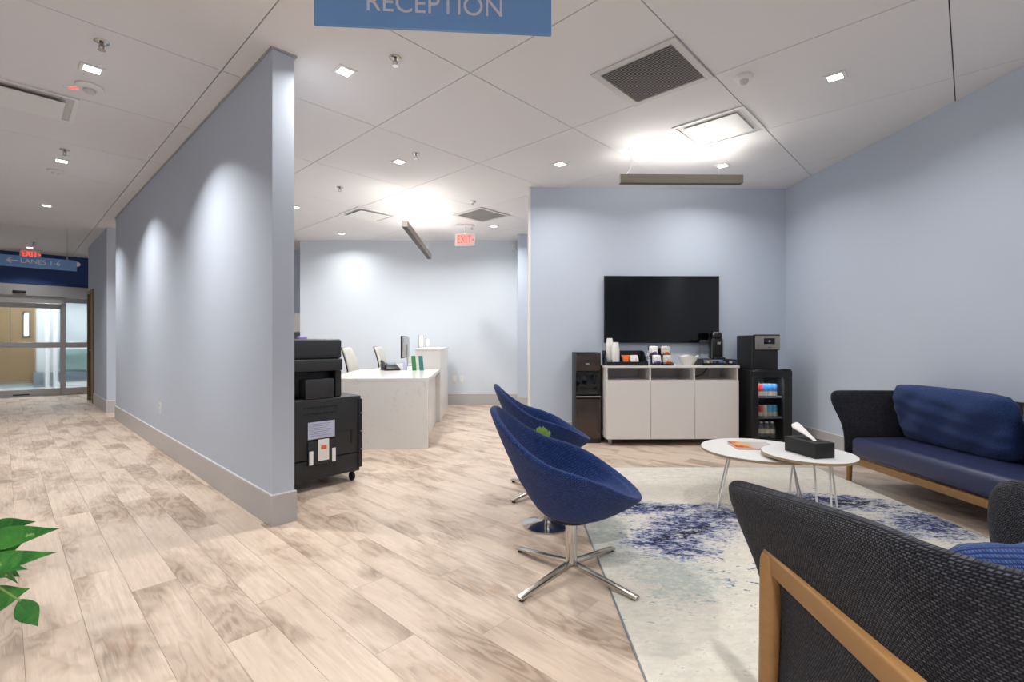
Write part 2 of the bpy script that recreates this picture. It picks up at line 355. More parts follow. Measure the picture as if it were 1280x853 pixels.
# ------------------------------------------------------------------ ceiling
ceiling = struct(box('ceiling', -6, 9, -6, 16, CEIL+0.02, CEIL+0.12, 'gap', loc=TS(0, 0), rz=ROT_V))
TP, SP = 1.243, 1.22
cm = MB().box(-SP/2+0.0032, SP/2-0.0032, -TP/2+0.0032, TP/2-0.0032, CEIL, CEIL+0.02).mesh('ceiling_panel', 0.0012, 1)
for i in range(-4, 9):
    for j in range(-4, 13):
        s0 = -0.14 + SP*i + SP/2; t0 = -0.70 + TP*j + TP/2; p = TS(t0, s0)
        if p.y < -3.4 or p.y > 13 or p.x > 4.6 or p.x < -11: continue
        put('ceiling_panel', cm, 'ceil', ceiling, (s0, t0, 0))

# ------------------------------------------------------------------ walls
def wall(name, p, q, thick, m='wall', z0=0.0, z1=CEIL, side=1):
    """wall box from p to q (plan points); its face is the line p-q, thickness lies to the left (side=1) or right (-1)"""
    p, q = Vector((p[0], p[1], 0)), Vector((q[0], q[1], 0)); L = (q-p).length; a = math.atan2(q.y-p.y, q.x-p.x)
    y0, y1 = (0, thick) if side > 0 else (-thick, 0)
    o = MB().box(0, L, y0, y1, z0, z1).build(name, m, None, loc=p, rz=a, smooth=False); return struct(o)
def base(name, p, q, side=1, h=0.2, th=0.012, ext=0.0):
    p, q = Vector((p[0], p[1], 0)), Vector((q[0], q[1], 0)); L = (q-p).length; a = math.atan2(q.y-p.y, q.x-p.x)
    y0, y1 = (-th, -0.0002) if side > 0 else (0.0002, th)
    o = MB().box(-ext, L+ext, y0, y1, 0.0, h).build(name, 'base', None, 0.002, 1, loc=p, rz=a); struct(o)
    y0, y1 = (-th*0.55, -0.0002) if side > 0 else (0.0002, th*0.55)
    MB().box(-ext, L+ext, y0, y1, h+0.0003, h+0.006).build('top_bead', 'white', o)
    return o
ET = 6.28
wall('wall_partition', TS(0, 0), TS(ET, 0), 0.14, side=-1)
base('baseboard_partition', TS(0, 0), TS(ET, 0), side=-1)
base('baseboard_partition_end', TS(0, 0), TS(0, 0.14), side=1, ext=0.012)
trim = box('trim_1', -0.012, 0.152, -0.016, ET, CEIL-0.012, CEIL-0.0005, 'alu', loc=TS(0, 0), rz=ROT_V); struct(trim)
# partition beyond the side opening, with the tan door at its end
pf = wall('wall_corridor', TS(7.2, 0), TS(8.90, 0), 0.14, side=-1)
wall('wall_corridor_lintel', TS(8.90, 0), TS(9.74, 0), 0.14, z0=2.2, side=-1)
base('baseboard_corridor', TS(7.2, 0), TS(8.86, 0), side=-1)
base('baseboard_corridor_end', TS(7.2, 0), TS(7.2, 0.14), side=1, ext=0.012)
d2 = sempty('door_2', TS(8.9, 0), ROT_V)
box('door_leaf', 0.03, 0.075, 0.05, 0.79, 0.008, 2.14, 'tan', d2, 0.002, 1)
for y0, y1 in ((0.0, 0.05), (0.79, 0.84)): box('door_jamb', -0.02, 0.14, y0, y1, 0.0, 2.2, 'tan', d2, 0.003, 1)
box('door_head', -0.02, 0.14, 0.05, 0.79, 2.14, 2.2, 'tan', d2, 0.003, 1)
MB().tube([(0.03, 0.13, 1.02), (-0.03, 0.13, 1.02), (-0.035, 0.24, 1.02)], 0.009).build('lever', 'steel', d2)
# reception walls
wall('wall_reception', (-4.01, 9.15), (0.12, 9.15), 0.12, m='wall_white')
base('baseboard_reception', (-4.01, 9.15), (0.10, 9.15))
wall('wall_reception_alcove', (-8.7, 10.1), (-4.01, 10.1), 0.12)
wall('wall_reception_return', (-4.01, 9.27), (-4.01, 10.1), 0.12, m='wall_white', side=-1)
wall('wall_pier', (0.10, 8.6), (3.45, 8.6), 0.55)
base('baseboard_pier', (0.10, 8.6), (3.35, 8.6))
# lounge walls
TVL = Vector((0.228, 5.98, 0)); TVR = Vector((3.42, 6.04, 0)); TVD = (TVR-TVL).normalized(); TVA = math.atan2(TVD.y, TVD.x)
wall('wall_lounge', TVL, TVR + TVD*0.1, 0.14)
base('baseboard_lounge', TVL, TVR - TVD*0.02)
struct(box('trim_2', -0.026, 0.004, -0.006, 0.146, 0.0, CEIL-0.001, 'white', loc=TVL, rz=TVA, bevel=0.002, seg=1))
RD = Vector((0.11, -2.707, 0)).normalized()
R0 = TVR - RD*2.75; R1 = TVR + RD*8.6
wall('wall_right', R0, R1, 0.12)
base('baseboard_right', TVR + RD*0.014, R1 - RD*0.1)
wall('wall_behind', (R1.x+0.1, R1.y), (-2.2, R1.y), 0.12, side=1)
wall('wall_left', TS(-4.2, -3.2), TS(14.6, -3.2), 0.12)
base('baseboard_left', TS(-4.0, -3.2), TS(11.2, -3.2), side=-1)

# ------------------------------------------------------------------ sliding door wall and vestibule (corridor end)
DT = 11.44
dw = MB().box(-3.2, 1.6, 0, 0.14, 2.41, CEIL).build('wall_corridor_end', 'navyw', loc=TS(DT, 0), rz=ROT_V); struct(dw)
sp = MB().box(0.30, 1.6, 0, 0.14, 0, 2.41).build('wall_corridor_end_side', 'wall', loc=TS(DT, 0), rz=ROT_V); struct(sp)
d1 = sempty('door_1', TS(DT, 0), ROT_V)
SD0, SD1 = -3.19, 0.30
xs, _ = hT(79.7, 430, DT)
box('header', SD0, SD1, -0.10, 0.12, 2.17, 2.41, 'alu', d1, 0.004, 1)
box('track', SD0, xs, -0.05, 0.06, 2.03, 2.17, 'alu', d1, 0.003, 1)
sens = hT(24, 365, DT-0.1)
box('sensor', sens[0]-0.10, sens[0]+0.10, -0.135, -0.10, sens[1]-0.03, sens[1]+0.03, 'blk', d1, 0.006, 2)
def leaf(x0, x1, y, ztop):
    l = box('door_rail', x0, x1, y-0.02, y+0.02, 1.05, 1.17, 'alu', d1, 0.003, 1)
    box('door_rail', x0, x1, y-0.02, y+0.02, 0.005, 0.15, 'alu', d1, 0.003, 1)
    box('door_rail', x0, x1, y-0.02, y+0.02, ztop-0.11, ztop, 'alu', d1, 0.003, 1)
    for a in (x0, x1-0.075): box('door_stile', a, a+0.075, y-0.021, y+0.021, 0.005, ztop, 'alu', d1, 0.003, 1)
    box('pane', x0+0.075, x1-0.075, y-0.003, y+0.003, 0.15, 1.05, 'glass', d1); box('pane', x0+0.075, x1-0.075, y-0.003, y+0.003, 1.17, ztop-0.11, 'glass', d1)
leaf(xs-0.04, SD1-0.0, 0.03, 2.165); leaf(xs-1.25, xs+0.02, 0.085, 2.025); leaf(xs-2.5, xs-1.26, 0.085, 2.025)
box('sill', SD0, SD1, -0.03, 0.14, 0.0005, 0.004, 'alu', d1)
g0 = hT(16, 487, DT); g1 = hT(37, 487, DT)
box('floor_guide', g0[0], g1[0], 0.060, 0.0635, 0.03, 0.055, 'blk', d1)
VT = 14.6
struct(MB().box(-3.2, 3.0, 0.06, VT-DT, -0.02, 0.002).build('floor_vestibule', 'vfloor', loc=TS(DT, 0), rz=ROT_V))
struct(MB().box(-3.2, 3.0, 0, 0.12, 0, CEIL).build('wall_vestibule', 'vwall', loc=TS(VT, 0), rz=ROT_V))
struct(MB().box(3.0, 3.12, 0, VT-DT+0.12, 0, CEIL).build('wall_vestibule_side', 'vwall', loc=TS(DT, 0), rz=ROT_V))
a, b_ = hT(13, 430, VT)[0], hT(45, 430, VT)[0]; zb = hT(30, 471, VT)[1]
d3 = sempty('door_3', TS(VT, 0), ROT_V)
box('door_leaf', a, b_, -0.05, -0.004, 0.10, 2.35, 'tan', d3, 0.003, 1)
box('kick_panel', a-1.0, b_-0.002, -0.056, -0.0505, 0.10, 1.12, 'tan', d3)
box('side_panel', a-1.0, a-0.01, -0.046, -0.004, 0.10, 2.35, 'tan', d3, 0.003, 1)
w0, w1 = hT(28, 390, VT), hT(37.5, 422, VT)
box('vision_frame', w0[0], w1[0], -0.066, -0.0505, w1[1], w0[1], 'blkm', d3, 0.003, 1)
box('vision_pane', w0[0]+0.03, w1[0]-0.03, -0.070, -0.0665, w1[1]+0.04, w0[1]-0.04, 'frost', d3)  # emission put into the pane imitates light from behind
f0, f1 = hT(59, 430, VT-0.5)[0], hT(69, 430, VT-0.5)[0]
win = sempty('window_1', TS(VT-0.5, 0), ROT_V)
for x in (f0, f1, f1+1.25): box('frame_post', x-0.04, x+0.04, -0.03, 0.03, 0.0, 2.6, 'white', win, 0.003, 1)
for z in (0.02, 1.0, 2.5): box('frame_rail', f1+0.04, f1+1.21, -0.03, 0.03, z, z+0.09, 'white', win, 0.003, 1)
box('pane', f1+0.04, f1+1.21, -0.004, 0.004, 1.09, 2.5, 'glass', win); box('pane', f1+0.04, f1+1.21, -0.004, 0.004, 0.11, 1.0, 'glass', win)
bn = thing('vestibule_bench', 'sage green bench back with slate base behind the sliding glass door', 'bench', TS(VT-0.26, 0), ROT_V)
box('back', f1+0.10, f1+0.95, -0.06, 0.0, 0.42, 0.98, 'sage', bn, 0.01); box('base', f1-0.4, f1+1.3, -0.10, 0.10, 0.003, 0.38, 'slate', bn, 0.01)
vl = thing('vestibule_daylight_fill', 'added flat white ceiling light standing in for daylight of the glazed vestibule', 'ceiling light', TS((DT+VT)/2, -0.5, CEIL), ROT_V)  # added lamp, imitates the daylight of the vestibule
box('frame', -0.62, 0.62, -0.62, 0.62, -0.03, -0.001, 'white', vl, 0.004, 1); box('diffuser', -0.58, 0.58, -0.58, 0.58, -0.034, -0.0305, 'lens', vl)
area_light(vl, (0, 0, -0.06), 1.1, 75, (0.92, 0.97, 1.0), 170)

# ------------------------------------------------------------------ ceiling fittings
def downlight(px, py, label, watts=None, pt=None, size=0.09):
    k_ = 1.0
    p = hz(px, py, CEIL) if pt is None else Vector((pt[0], pt[1], CEIL))
    if p.x > 0.15 and p.y < 6: k_ = 0.52        # the lounge circuit is dimmed
    if to_ts(p)[1] < 0: k_ = 1.2                   # corridor circuit
    if p.y > 6: k_ = 0.9 if p.y < 7.9 or p.x > -1 else 0.5
    t = thing('downlight', label, 'downlight', p, ROT_V, 'square recessed downlights in the ceiling')
    h = size/2; f = MB()
    for x0, x1, y0, y1 in ((-h-.022, h+.022, -h-.022, -h), (-h-.022, h+.022, h, h+.022), (-h-.022, -h, -h, h), (h, h+.022, -h, h)): f.box(x0, x1, y0, y1, -0.007, -0.0004)
    f.build('trim_frame', 'white', t)
    box('lens', -h, h, -h, h, -0.004, -0.0012, 'lens', t)
    area_light(t, (0, 0, -0.012), size, DOWN_W*k_ if watts is None else watts, (1, 0.982, 0.962), 118 if to_ts(p)[1] < 0 else 150)
    return t
DL = [(1044, 96, 'square downlight beside the round ceiling dome near the pale blue side wall'), (431, 89, 'square downlight by the free end of the blue partition'),
      (115, 86, 'square downlight lit between the sprinkler and the FIRE speaker in corridor'), (77, 201, 'square downlight over the corridor beside a plain round dome'),
      (58, 257, 'square downlight farther down the corridor toward the hanging LANES sign'), (37, 309.5, 'square downlight above the corridor exit sign'),
      (499, 202, 'square downlight above the quartz reception desk'), (700, 205, 'square downlight over the edge of the television wall'),
      (903, 207, 'square downlight in front of the television wall near hanging linear light'), (427, 292, 'square downlight near the white back wall of reception'),
      (369, 259, 'square downlight half hidden by the partition in reception')]
for px, py, l in DL: downlight(px, py, l)
for x, y, l in [(2.0, 0.4, 'added square downlight over the armchair'), (3.0, 1.8, 'added square downlight over the blue sofa cushions'), (0.3, 0.2, 'added square downlight over the open floor before the rug'), (-1.6, -0.6, 'added square downlight at the start of the corridor'),  # extra downlights, added to light the rooms more softly
                (1.2, -1.4, 'added square downlight over the unseen end of the lounge'), (-1.75, 7.7, 'added square downlight over the middle of the reception desk'), (-4.2, 7.2, 'added square downlight behind the partition'), (1.7, 7.4, 'added square downlight in the passage behind the television wall'),
                (-0.3, 8.0, 'added square downlight over the passage mouth beside reception')]:
    downlight(0, 0, l, pt=(x, y))
def sprinkler(px, py, label):
    t = thing('sprinkler', label, 'sprinkler', hz(px, py, CEIL), 0, 'chrome ceiling sprinklers')
    MB().lathe([(0.018, -0.001), (0.040, -0.001), (0.040, -0.004), (0.030, -0.010), (0.012, -0.012)], 20).build('escutcheon', 'chrome', t)
    MB().tube([(0, 0, -0.0125), (0, 0, -0.03)], 0.010, 10).build('body', 'steel', t)
    m = MB()
    for sx in (-1, 1): m.bar((sx*0.016, 0, -0.024), (sx*0.009, 0, -0.052), 0.005, 0.006)
    m.build('yoke', 'steel', t)
    MB().lathe([(0.006, -0.052), (0.022, -0.053), (0.022, -0.056), (0.004, -0.056)], 12).build('deflector', 'chrome', t)
for px, py, l in [(127, 52, 'chrome sprinkler head beside the lit corridor downlight'), (494, 72, 'chrome sprinkler head just below the RECEPTION sign'), (520, 192, 'chrome sprinkler head near the downlight above the reception desk'),
                  (425, 234, 'chrome sprinkler head in ceiling between partition and linear light'), (81, 187, 'chrome sprinkler head beside the plain round dome in corridor'), (590, 283, 'chrome sprinkler head above the reception exit sign'), (42, 303, 'chrome sprinkler head above the corridor exit sign')]: sprinkler(px, py, l)
def dome(px, py, r, label, name='smoke_detector', cat='detector', lensm='white'):
    t = thing(name, label, cat, hz(px, py, CEIL))
    MB().lathe([(r*0.4, -0.001), (r, -0.001), (r, -0.010), (r*0.86, -0.022), (r*0.5, -0.026)], 28).build('housing', 'white', t)
    MB().lathe([(r*0.46, -0.0262), (r*0.44, -0.040), (r*0.28, -0.054), (r*0.05, -0.058)], 20).build('dome', lensm, t); return t
dome(930, 96, 0.065, 'white round sensor dome between return grille and square downlight', 'occupancy_sensor', 'sensor', 'grille')
dome(69, 213, 0.07, 'white round detector in corridor ceiling beside a sprinkler and downlight')
dome(590, 252, 0.05, 'small white detector beside the square reception return grille')
fs = dome(112, 108, 0.085, 'white round ceiling speaker lettered FIRE in red over corridor', 'fire_speaker', 'alarm speaker', 'grille')
text('fire_lettering', 'FIRE', 0.042, 0.0004, 'red', fs, (-0.13, 0.02, -0.004), (PI, 0, 0))
box('lettered_tab', -0.19, -0.07, -0.012, 0.052, -0.0034, -0.0004, 'white', fs)
dome(41, 318.5, 0.06, 'white round detector above the corridor exit sign near navy fascia')

def return_grille(t0, t1, s0, s1, label, n):
    t = thing('return_grille', label, 'air grille', TS((t0+t1)/2, (s0+s1)/2, CEIL), ROT_V)
    a, b = (s1-s0)/2, (t1-t0)/2; fr = MB(); e = 0.05
    for x0, x1, y0, y1 in ((-a, a, -b, -b+e), (-a, a, b-e, b), (-a, -a+e, -b+e, b-e), (a-e, a, -b+e, b-e)): fr.box(x0, x1, y0, y1, -0.012, -0.0004)
    fr.build('frame', 'grille', t, 0.002, 1)
    box('backing', -a+e, a-e, -b+e, b-e, -0.002, -0.0008, 'slot', t)
    sl = MB().add([(-0.005, -b+e, -0.012), (0.003, -b+e, -0.003), (0.0045, -b+e, -0.0042), (-0.0035, -b+e, -0.0132), (-0.005, b-e, -0.012), (0.003, b-e, -0.003), (0.0045, b-e, -0.0042), (-0.0035, b-e, -0.0132)],
                  [(0, 1, 2, 3), (7, 6, 5, 4), (0, 4, 5, 1), (1, 5, 6, 2), (2, 6, 7, 3), (3, 7, 4, 0)]).mesh('slat', smooth=False)
    for k in range(n):
        put('slat', sl, 'grille', t, (-a+e+(2*a-2*e)*(k+0.5)/n, 0, 0))
    return t
return_grille(-1.94, -1.31, 1.68, 2.31, 'square louvred return grille in the ceiling over the rug', 26)
return_grille(1.76, 2.38, 3.46, 4.08, 'square louvred return grille in the ceiling beside the reception exit sign', 22)
def plaque(t0, t1, s0, s1, label, drop=0.02):
    t = thing('supply_diffuser', label, 'air diffuser', TS((t0+t1)/2, (s0+s1)/2, CEIL), ROT_V); a, b = (s1-s0)/2, (t1-t0)/2; fr = MB(); e = 0.03
    for x0, x1, y0, y1 in ((-a, a, -b, -b+e), (-a, a, b-e, b), (-a, -a+e, -b+e, b-e), (a-e, a, -b+e, b-e)): fr.box(x0, x1, y0, y1, -0.010, -0.0004)
    fr.build('frame', 'white', t, 0.002, 1)
    box('recess', -a+e, a-e, -b+e, b-e, -0.003, -0.0008, 'grille', t)
    box('plaque', -a+0.08, a-0.08, -b+0.08, b-0.08, -drop-0.004, -drop, 'white', t, 0.001, 1)
    for sx in (-1, 1): box('hanger', sx*(a-0.12)-0.006, sx*(a-0.12)+0.006, -0.006, 0.006, -drop, -0.0035, 'white', t)
plaque(-1.95, -1.34, 2.90, 3.50, 'square white plaque diffuser over the hanging linear light', 0.009)
plaque(1.80, 2.38, -1.95, -0.78, 'long white plaque diffuser in the corridor ceiling by FIRE speaker', 0.03)
plaque(3.0, 3.58, 2.26, 2.90, 'square white plaque diffuser in the ceiling over the reception desk')

def linear_light(name_label, p, rz, length, z0, z1, wires, watts, nmod=1):
    t = thing('linear_pendant', name_label, 'pendant light', (p[0], p[1], z0), rz); hgt = z1-z0; L = length/nmod
    for k in range(nmod):
        x0 = -length/2 + k*L + 0.002; x1 = x0 + L - 0.004; m = MB(); b = 0.034
        m.box(x0, x1, -b, -b+0.003, 0, hgt).box(x0, x1, b-0.003, b, 0, hgt).box(x0, x1, -b+0.003, b-0.003, 0.003, 0.006)
        m.box(x0, x0+0.003, -b+0.003, b-0.003, 0.006, hgt).box(x1-0.003, x1, -b+0.003, b-0.003, 0.006, hgt)
        m.build('housing', 'steel_m', t)
        box('louvre', x0+0.004, x1-0.004, -b+0.004, b-0.004, 0.0005, 0.0028, 'slot', t)
        box('led_strip', x0+0.02, x1-0.02, -b+0.006, b-0.006, hgt-0.030, hgt-0.027, 'strip', t)
    for sg in (-1, 1):                                  # batwing optic: one emitter thrown to each side
        area_light(t, (0, sg*0.012, hgt+0.004), length-0.06, watts/2, (1, 0.96, 0.90), 150, sy=0.035, rot=(PI - sg*math.radians(58), 0, 0))
    for x, curl in wires:
        if curl: pts = [(x-0.03, 0, hgt), (x-0.005, 0, hgt+0.03), (x+0.025, 0, hgt+0.07), (x+0.035, 0, hgt+0.16), (x+0.02, 0, hgt+0.22), (x, 0, CEIL-z0-0.001)]
        else: pts = [(x, 0, hgt-0.001), (x, 0, CEIL-z0-0.001)]
        MB().tube(pts, 0.0035 if curl else 0.0015, 6).build('power_cord' if curl else 'suspension_wire', 'white', t)
    return t
M['nickel'] = mat('satin_nickel', srgb(190, 184, 174), 0.22, 1.0)
M['steel_m'] = mat('fixture_grey', srgb(150, 142, 132), 0.45, 0.2)
yl = 4.76; xl = (774-640)/F*yl; xr = (928-640)/F*yl
linear_light('grey linear uplight hanging before the television wall', ((xl+xr)/2, yl), TVA, xr-xl, 2.747, 2.829, [(-0.52, 1), (-0.50, 0), (0.38, 0)], 8)
pn = Vector((-1.295, 5.82, 0)); pf_ = Vector((-1.385, 8.12, 0)); dd = pf_-pn
linear_light('long grey linear uplight hanging over the reception desk', ((pn+pf_)/2)[:2], math.atan2(dd.y, dd.x), dd.length, 2.575, 2.655, [(-0.9, 0), (0.05, 0), (0.95, 0)], 14, 2)

# ------------------------------------------------------------------ signs
def hanging_sign(name_label, p, rz, wdt, hgt, zb, txt, tsize, tx, rods, arrow=False, stretch=1.0, tz=None):
    t = thing('hanging_sign', name_label, 'sign', (p[0], p[1], zb), rz)
    box('sign_panel', 0, wdt, -0.006, 0.006, 0, hgt, 'acrylic', t, 0.0015, 1)
    zc = hgt*0.5 if tz is None else tz
    for sy in (-1, 1):
        if ' ' not in txt: text('lettering', txt, tsize, 0.0008, 'acr_t', t, (tx if sy < 0 else wdt-tx, sy*0.0072, zc), (PI/2, 0, 0 if sy < 0 else PI), stretch)
        else:
            for wrd, ofs in zip(txt.split(' '), (-0.103, 0.147)): text('lettering', wrd, tsize, 0.0008, 'acr_t', t, (tx+ofs if sy < 0 else wdt-tx-ofs, sy*0.0072, zc), (PI/2, 0, 0 if sy < 0 else PI), stretch)
    if arrow:
        m = MB(); y = -0.0085; ax = tx-0.40
        m.box(ax, ax+0.12, y, y+0.002, zc-0.007, zc+0.007)
        for sg in (-1, 1): m.bar((ax, y+0.001, zc), (ax+0.05, y+0.001, zc+sg*0.045), 0.002, 0.014)
        m.build('arrow', 'acr_t', t)
    for x in rods:
        MB().tube([(x, 0, hgt+0.045), (x, 0, CEIL-zb-0.001)], 0.003, 8).build('rod', 'steel', t)
        box('clamp', x-0.010, x+0.010, -0.011, 0.011, hgt-0.012, hgt+0.046, 'steel', t, 0.002, 1)
    return t
ya = 1.792; pa = Vector(((393-640)/F*ya, ya, 0)); zb = EYE + (426.5-31.5)/F*ya
yb = (zb-EYE)*F/(426.5-45); pb = Vector(((689-640)/F*yb, yb, 0)); ds = pb-pa; Ls = ds.length
hanging_sign('blue translucent hanging sign lettered RECEPTION', pa, math.atan2(ds.y, ds.x), Ls, 0.182, zb, 'RECEPTION', 0.104, Ls*0.502, [0.06, Ls-0.06], stretch=0.945, tz=0.091)
# lanes sign: the right end stands under the corridor ceiling
pe = hz(84, 284.7, CEIL); zl = EYE + (426.5-338.6)/F*pe.y
p0 = Vector((pe.x, pe.y, 0)) + V*0.12 - V*1.75
hanging_sign('blue translucent hanging sign with arrow lettered LANES 1-6', p0, ROT_V, 1.75, 0.18, zl, 'LANES 1-6', 0.100, 1.33, [0.46, 1.63], True, 1.05, 0.10)
ls = [o for o in COL.objects if o.name.startswith('hanging_sign')][-1]
MB().lathe([(0.03, -0.001), (0.04, -0.001), (0.04, 0.001), (0.03, 0.001)], 16).move(Matrix.Translation((1.755, -0.004, 0.12)) @ Matrix.Rotation(PI/2, 4, 'X')).build('end_disc', 'acr_t', ls)
def exit_sign(px, py, Y, rz, label, dirx=1):
    z = EYE + (426.5-py)/F*Y; t = thing('exit_sign', label, 'exit sign', ((px-640)/F*Y, Y, z), rz)
    box('sign_panel', -0.16, 0.16, -0.006, 0.006, -0.10, 0.10, 'exitp', t, 0.002, 1)
    text('lettering', 'EXIT', 0.19, 0.001, 'red', t, (-0.01, -0.008, 0), (PI/2, 0, 0), 0.62)
    MB().add([(0.125, -0.009, 0.025), (0.155, -0.009, 0), (0.125, -0.009, -0.025), (0.125, -0.0065, 0.025), (0.155, -0.0065, 0), (0.125, -0.0065, -0.025)], [(0, 1, 2), (5, 4, 3), (0, 3, 4, 1), (1, 4, 5, 2), (2, 5, 3, 0)]).build('arrow', 'red', t)
    box('canopy', -0.15, 0.15, -0.035, 0.035, CEIL-z-0.035, CEIL-z-0.0008, 'white', t, 0.004, 1); MB().tube([(0, 0, 0.09), (0, 0, CEIL-z-0.034)], 0.008, 8).build('stem', 'white', t)
exit_sign(581, 300, 7.9, 0, 'edge-lit EXIT sign with red letters hanging in reception')
exit_sign(38, 318, 10.1, ROT_V, 'edge-lit EXIT sign with red letters behind the LANES sign')

# ------------------------------------------------------------------ wall plates
def plate(name_label, loc, rz, outlet=True, cat='outlet'):
    t = thing('wall_plate', name_label, cat, loc, rz)
    box('plate', -0.036, 0.036, -0.006, -0.0004, -0.058, 0.058, 'white', t, 0.002, 1)
    for z in (-0.026, 0.026): box('receptacle', -0.017, 0.017, -0.0085, -0.0062, z-0.015, z+0.015, 'ceram', t, 0.002, 1)
def on_rec(px, py): return ((px-640)/F*9.15, 9.15, EYE-(py-426.5)/F*9.15)
plate('white wall outlet beside the reception desk end, nearer the desk', on_rec(568, 474), 0)
plate('white wall outlet beside the reception desk, farther from the desk', on_rec(577, 474), 0)
s_, z_ = None, None
# outlet on the partition: ray against s = 0
d = Vector(((201-640)/F, 1, -(510-426.5)/F)); k = A0.dot(V)/d.dot(V); q = d*k
plate('white outlet low on the long blue partition above its baseboard', (q.x, q.y, EYE+q.z), ROT_V + PI/2 + PI)
ac = thing('access_reader', 'small white wall reader high beside the reception corner', 'card reader', ((642.5-640)/F*9.15, 9.15, EYE+(426.5-310)/F*9.15))
box('case', -0.035, 0.035, -0.03, -0.0004, -0.06, 0.06, 'white', ac, 0.008); box('lens', -0.012, 0.012, -0.034, -0.0305, -0.01, 0.03, 'grille', ac)
nb = thing('wall_cabinet', 'white wall cabinet over grey panel in the alcove behind the partition', 'cabinet', (-4.75, 10.1, 1.25))
box('body', -0.5, 0.5, -0.32, -0.001, 0.13, 0.51, 'white', nb, 0.004, 1); box('door', -0.49, -0.003, -0.34, -0.321, 0.14, 0.50, 'lam', nb, 0.002, 1); box('door', 0.003, 0.49, -0.34, -0.321, 0.14, 0.50, 'lam', nb, 0.002, 1)
box('splash_panel', -0.5, 0.5, -0.02, -0.001, -0.25, 0.128, 'slate', nb)

# ------------------------------------------------------------------ rug
rug = MB().prism([(0.475, 1.52), (2.88, 1.52), (2.88, 4.575), (0.475, 4.575)], 0.0006, 0.006).build('area_rug', 'rug', bevel=0.002, seg=2)
tag(rug, 'cream area rug with navy and grey abstract swirls under the coffee tables', 'rug')
bd = MB(); e = 0.007
for x0, x1, y0, y1 in ((0.475-e, 0.4745, 1.52-e, 4.575+e), (2.8805, 2.88+e, 1.52-e, 4.575+e), (0.475, 2.88, 1.52-e, 1.5195), (0.475, 2.88, 4.5755, 4.575+e)): bd.box(x0, x1, y0, y1, 0.0006, 0.0055)
bd.build('binding', 'slate', rug)

# ------------------------------------------------------------------ swivel tub chairs
ZX = [(-0.43, .86), (-0.41, .85), (-.36, .80), (-.28, .73), (-.2, .675), (-.12, .635), (.01, .60), (.13, .555), (.27, .475), (.34, .435), (.40, .42)]
def interp(tab, x):
    if x <= tab[0][0]: return tab[0][1]
    for (a, b), (c, d) in zip(tab, tab[1:]):
        if x <= c: return b + (d-b)*(x-a)/(c-a)
    return tab[-1][1]
def grid_mesh(name, rows, m, closed=True, cap0=True, cap1=True, parent=None, uvs=None, sub=0, solid=0):
    """rows: list of rings of points; uvs per (row, col) in metres"""
    n = len(rows[0]); vs = [p for r in rows for p in r]; fs = []; fuv = []
    cols = n if closed else n-1
    for i in range(len(rows)-1):
        for k in range(cols):
            k2 = (k+1) % n; fs.append((i*n+k, i*n+k2, (i+1)*n+k2, (i+1)*n+k))
            if uvs: fuv.append((uvs(i, k), uvs(i, k+1), uvs(i+1, k+1), uvs(i+1, k)))
    if closed and cap0: fs.append(tuple(range(n))[::-1]); fuv.append(tuple((vs[j][0], vs[j][1]) for j in fs[-1]))
    if closed and cap1: o = (len(rows)-1)*n; fs.append(tuple(o+k for k in range(n))); fuv.append(tuple((vs[j][0], vs[j][1]) for j in fs[-1]))
    me = bpy.data.meshes.new(name); me.from_pydata([tuple(v) for v in vs], [], fs)
    if uvs:
        l = me.uv_layers.new(name='UVMap'); i = 0
        for f in fuv:
            for q in f: l.data[i].uv = q; i += 1
    me.polygons.foreach_set('use_smooth', [True]*len(me.polygons))
    o = put(name, me, m, parent)
    if solid:
        md = o.modifiers.new('thick', 'SOLIDIFY'); md.thickness = solid; md.offset = 0
    if sub:
        md = o.modifiers.new('sub', 'SUBSURF'); md.levels = sub; md.render_levels = sub
    return o
